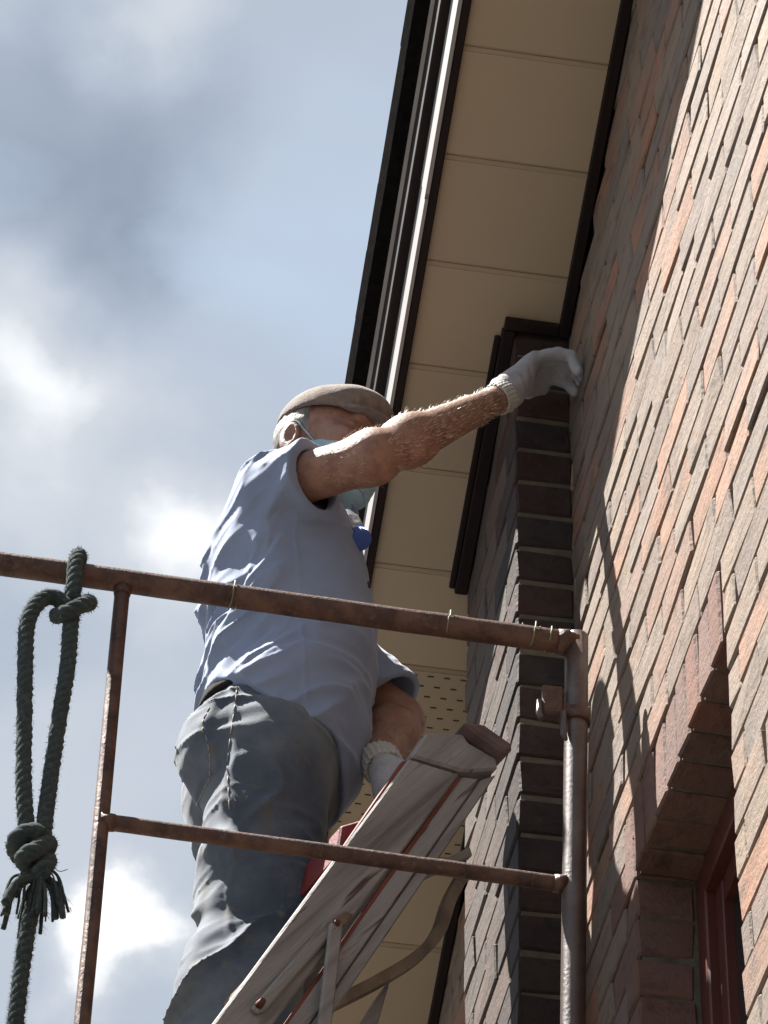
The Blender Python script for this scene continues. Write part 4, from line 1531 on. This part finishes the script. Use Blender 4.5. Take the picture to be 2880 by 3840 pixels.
mask = sculpt('face_mask', mask_sdf, HC + np.array((-0.14, -0.16, -0.18)), HC + np.array((0.16, 0.12, 0.06)), 0.0032, M['mask'], person)
for s_ in (1, -1):
    mb_ = MB()
    mb_.tube(smooth_path([H(0.022, s_ * 0.070, -0.040), H(0.006, s_ * 0.080, -0.022), H(-0.016, s_ * 0.084, 0.004), H(-0.034, s_ * 0.084, -0.006), H(-0.040, s_ * 0.082, -0.03), H(-0.008, s_ * 0.074, -0.066), H(0.022, s_ * 0.062, -0.088)], 6), 0.0014, 6)
    mb_.build('ear_loop', M['mask'], mask, smooth=True)

# -- gloves ---------------------------------------------------------------------


def knit(p):
    return 0.0020 * vnoise(p * F32(55), 51) + 0.0012 * vnoise(p * F32(140), 52)


ARMD = unit(np.array(WRR) - np.array(ELR))


def glove_r(p):
    d = hand_sdf(p, 0.0020) + knit(p)
    return np.maximum(d, -((p - np.array(WRR, F32)) @ ARMD.astype(F32)) - 0.004)


def cuff_at(w_, ax, r, L0, L1):
    w_ = np.array(w_, F32)
    ax = np.array(ax, F32)
    e1 = unit(np.cross(ax, (0, 0, 1))).astype(F32)
    e2 = np.cross(ax, e1).astype(F32)

    def fn(p):
        q = p - w_
        t = q @ ax
        rad = np.linalg.norm(q - t[:, None] * ax, axis=1)
        ang = np.arctan2(q @ e2, q @ e1)
        rr = r + 0.0022 * np.cos(ang * 22) + 0.004 * sstep(-t, 0.0, 0.03) + 0.0018 * vnoise(p * F32(50), 61)
        return np.maximum(np.maximum(rad - rr, -(rad - rr + 0.007)), np.maximum(t - L1, L0 - t))
    return fn


gl = sculpt('glove', glove_r, (-0.27, 4.70, 5.83), (0.02, 4.90, 6.16), 0.0030, M['glove'], person)
wr_ = np.array(WRR)
sculpt('cuff', cuff_at(WRR, ARMD, 0.0285, -0.010, 0.022), wr_ - 0.06, wr_ + 0.06, 0.0028, M['cuff'], gl)
LD = unit(KL - WL)


def glove_l(p):
    d = lhand_sdf(p, 0.0032) + knit(p)
    return np.maximum(d, -((p - WL.astype(F32)) @ LD.astype(F32)) + 0.012)


gl2 = sculpt('glove', glove_l, KL + np.array((-0.17, -0.12, -0.13)), KL + np.array((0.13, 0.17, 0.24)), 0.0032, M['glove'], person)
sculpt('cuff', cuff_at(WL, LD, 0.034, 0.0, 0.045), WL - 0.08, WL + 0.08, 0.0030, M['cuff'], gl2)

# -- hair on the forearms --------------------------------------------------------------
pb = bvh(person)
hm = MB()
hr_ = random.Random(8)
for (a_, b_, cnt, lim) in ((np.array(SHR) + AX * 0.10, np.array(ELR), 500, 1), (np.array(ELR), np.array(WRR), 1500, 1), (np.array(ELL) * 0.5 + np.array(WRL) * 0.5, np.array(WRL), 500, 1)):
    ax = Vector(unit(b_ - a_))
    for _ in range(cnt):
        t_ = hr_.random()
        c_ = Vector(a_ + (b_ - a_) * t_)
        n_ = Vector((hr_.gauss(0, 1), hr_.gauss(0, 1), hr_.gauss(0.25, 1)))
        n_ = (n_ - ax * n_.dot(ax)).normalized()
        hit = pb.ray_cast(c_ + n_ * 0.12, -n_)
        if hit[0] is None or (hit[0] - c_).length > 0.075:
            continue
        q_ = hit[0] - n_ * 0.0005
        dr_ = (n_ * hr_.uniform(0.12, 0.55) + ax * hr_.uniform(0.2, 1.1) + Vector((hr_.uniform(-.3, .3), hr_.uniform(-.3, .3), hr_.uniform(-.3, .3)))).normalized()
        L_ = hr_.uniform(0.006, 0.015)
        sd = dr_.cross(n_).normalized() * 0.00026
        mid = q_ + dr_ * L_ * 0.6
        tip = q_ + (dr_ + ax * 0.5).normalized() * L_
        hm.add([q_ - sd, q_ + sd, mid + sd * 0.7, mid - sd * 0.7, tip], [[0, 1, 2, 3], [3, 2, 4]])
tag(mesh_obj('arm_hair', hm.v, hm.f, M['armhair'], person), kind='stuff')

# ------------------------------------------------------------------ bottle stuck in the shirt front
bc = V((-0.4186, 4.7900, 5.5944))
bot = empty('plastic_bottle', bc, 'small clear plastic bottle with a blue cap tucked in the front of the shirt', 'bottle')
axb = Vector((0.30, -0.42, -0.86)).normalized()
mb_ = MB()
mb_.tube([bc + axb * 0.010, bc + axb * 0.008, bc - axb * 0.008], [0.0180, 0.0195, 0.0195], 28)
e1 = axb.orthogonal().normalized()
e2 = axb.cross(e1)
for k in range(28):
    an = 2 * math.pi * k / 28
    n_ = e1 * math.cos(an) + e2 * math.sin(an)
    t_ = axb.cross(n_) * 0.0008
    a_, b_ = bc + axb * 0.007 + n_ * 0.0189, bc - axb * 0.008 + n_ * 0.0189
    mb_.hexa([a_ - t_, a_ + t_, b_ + t_, b_ - t_, a_ - t_ + n_ * 0.0014, a_ + t_ + n_ * 0.0014, b_ + t_ + n_ * 0.0014, b_ - t_ + n_ * 0.0014])
mb_.build('bottle_cap', M['blue_cap'], bot, smooth=True)
mb_ = MB()
cr_ = random.Random(3)
pts = [bc - axb * t_ for t_ in (0.009, 0.014, 0.024, 0.036, 0.05, 0.066, 0.08)]
mb_.tube(pts, [0.0145, 0.0165, 0.021, 0.0225, 0.0235, 0.0235, 0.021], 18, True, cr_)
for i in range(len(mb_.v)):
    mb_.v[i] = tuple(Vector(mb_.v[i]) + Vector((cr_.uniform(-1, 1), cr_.uniform(-1, 1), cr_.uniform(-1, 1))) * 0.0014)
mb_.build('bottle_body', M['clear'], bot)

# scale figure away from the camera to shift its shadow, feet on the planks
for o_ in (person, bot):
    o_.location = o_.location + (o_.location - Vector((-1.036, 0.300, 1.600))) * 0.025
    o_.scale = (1.025, 1.025, 1.025)
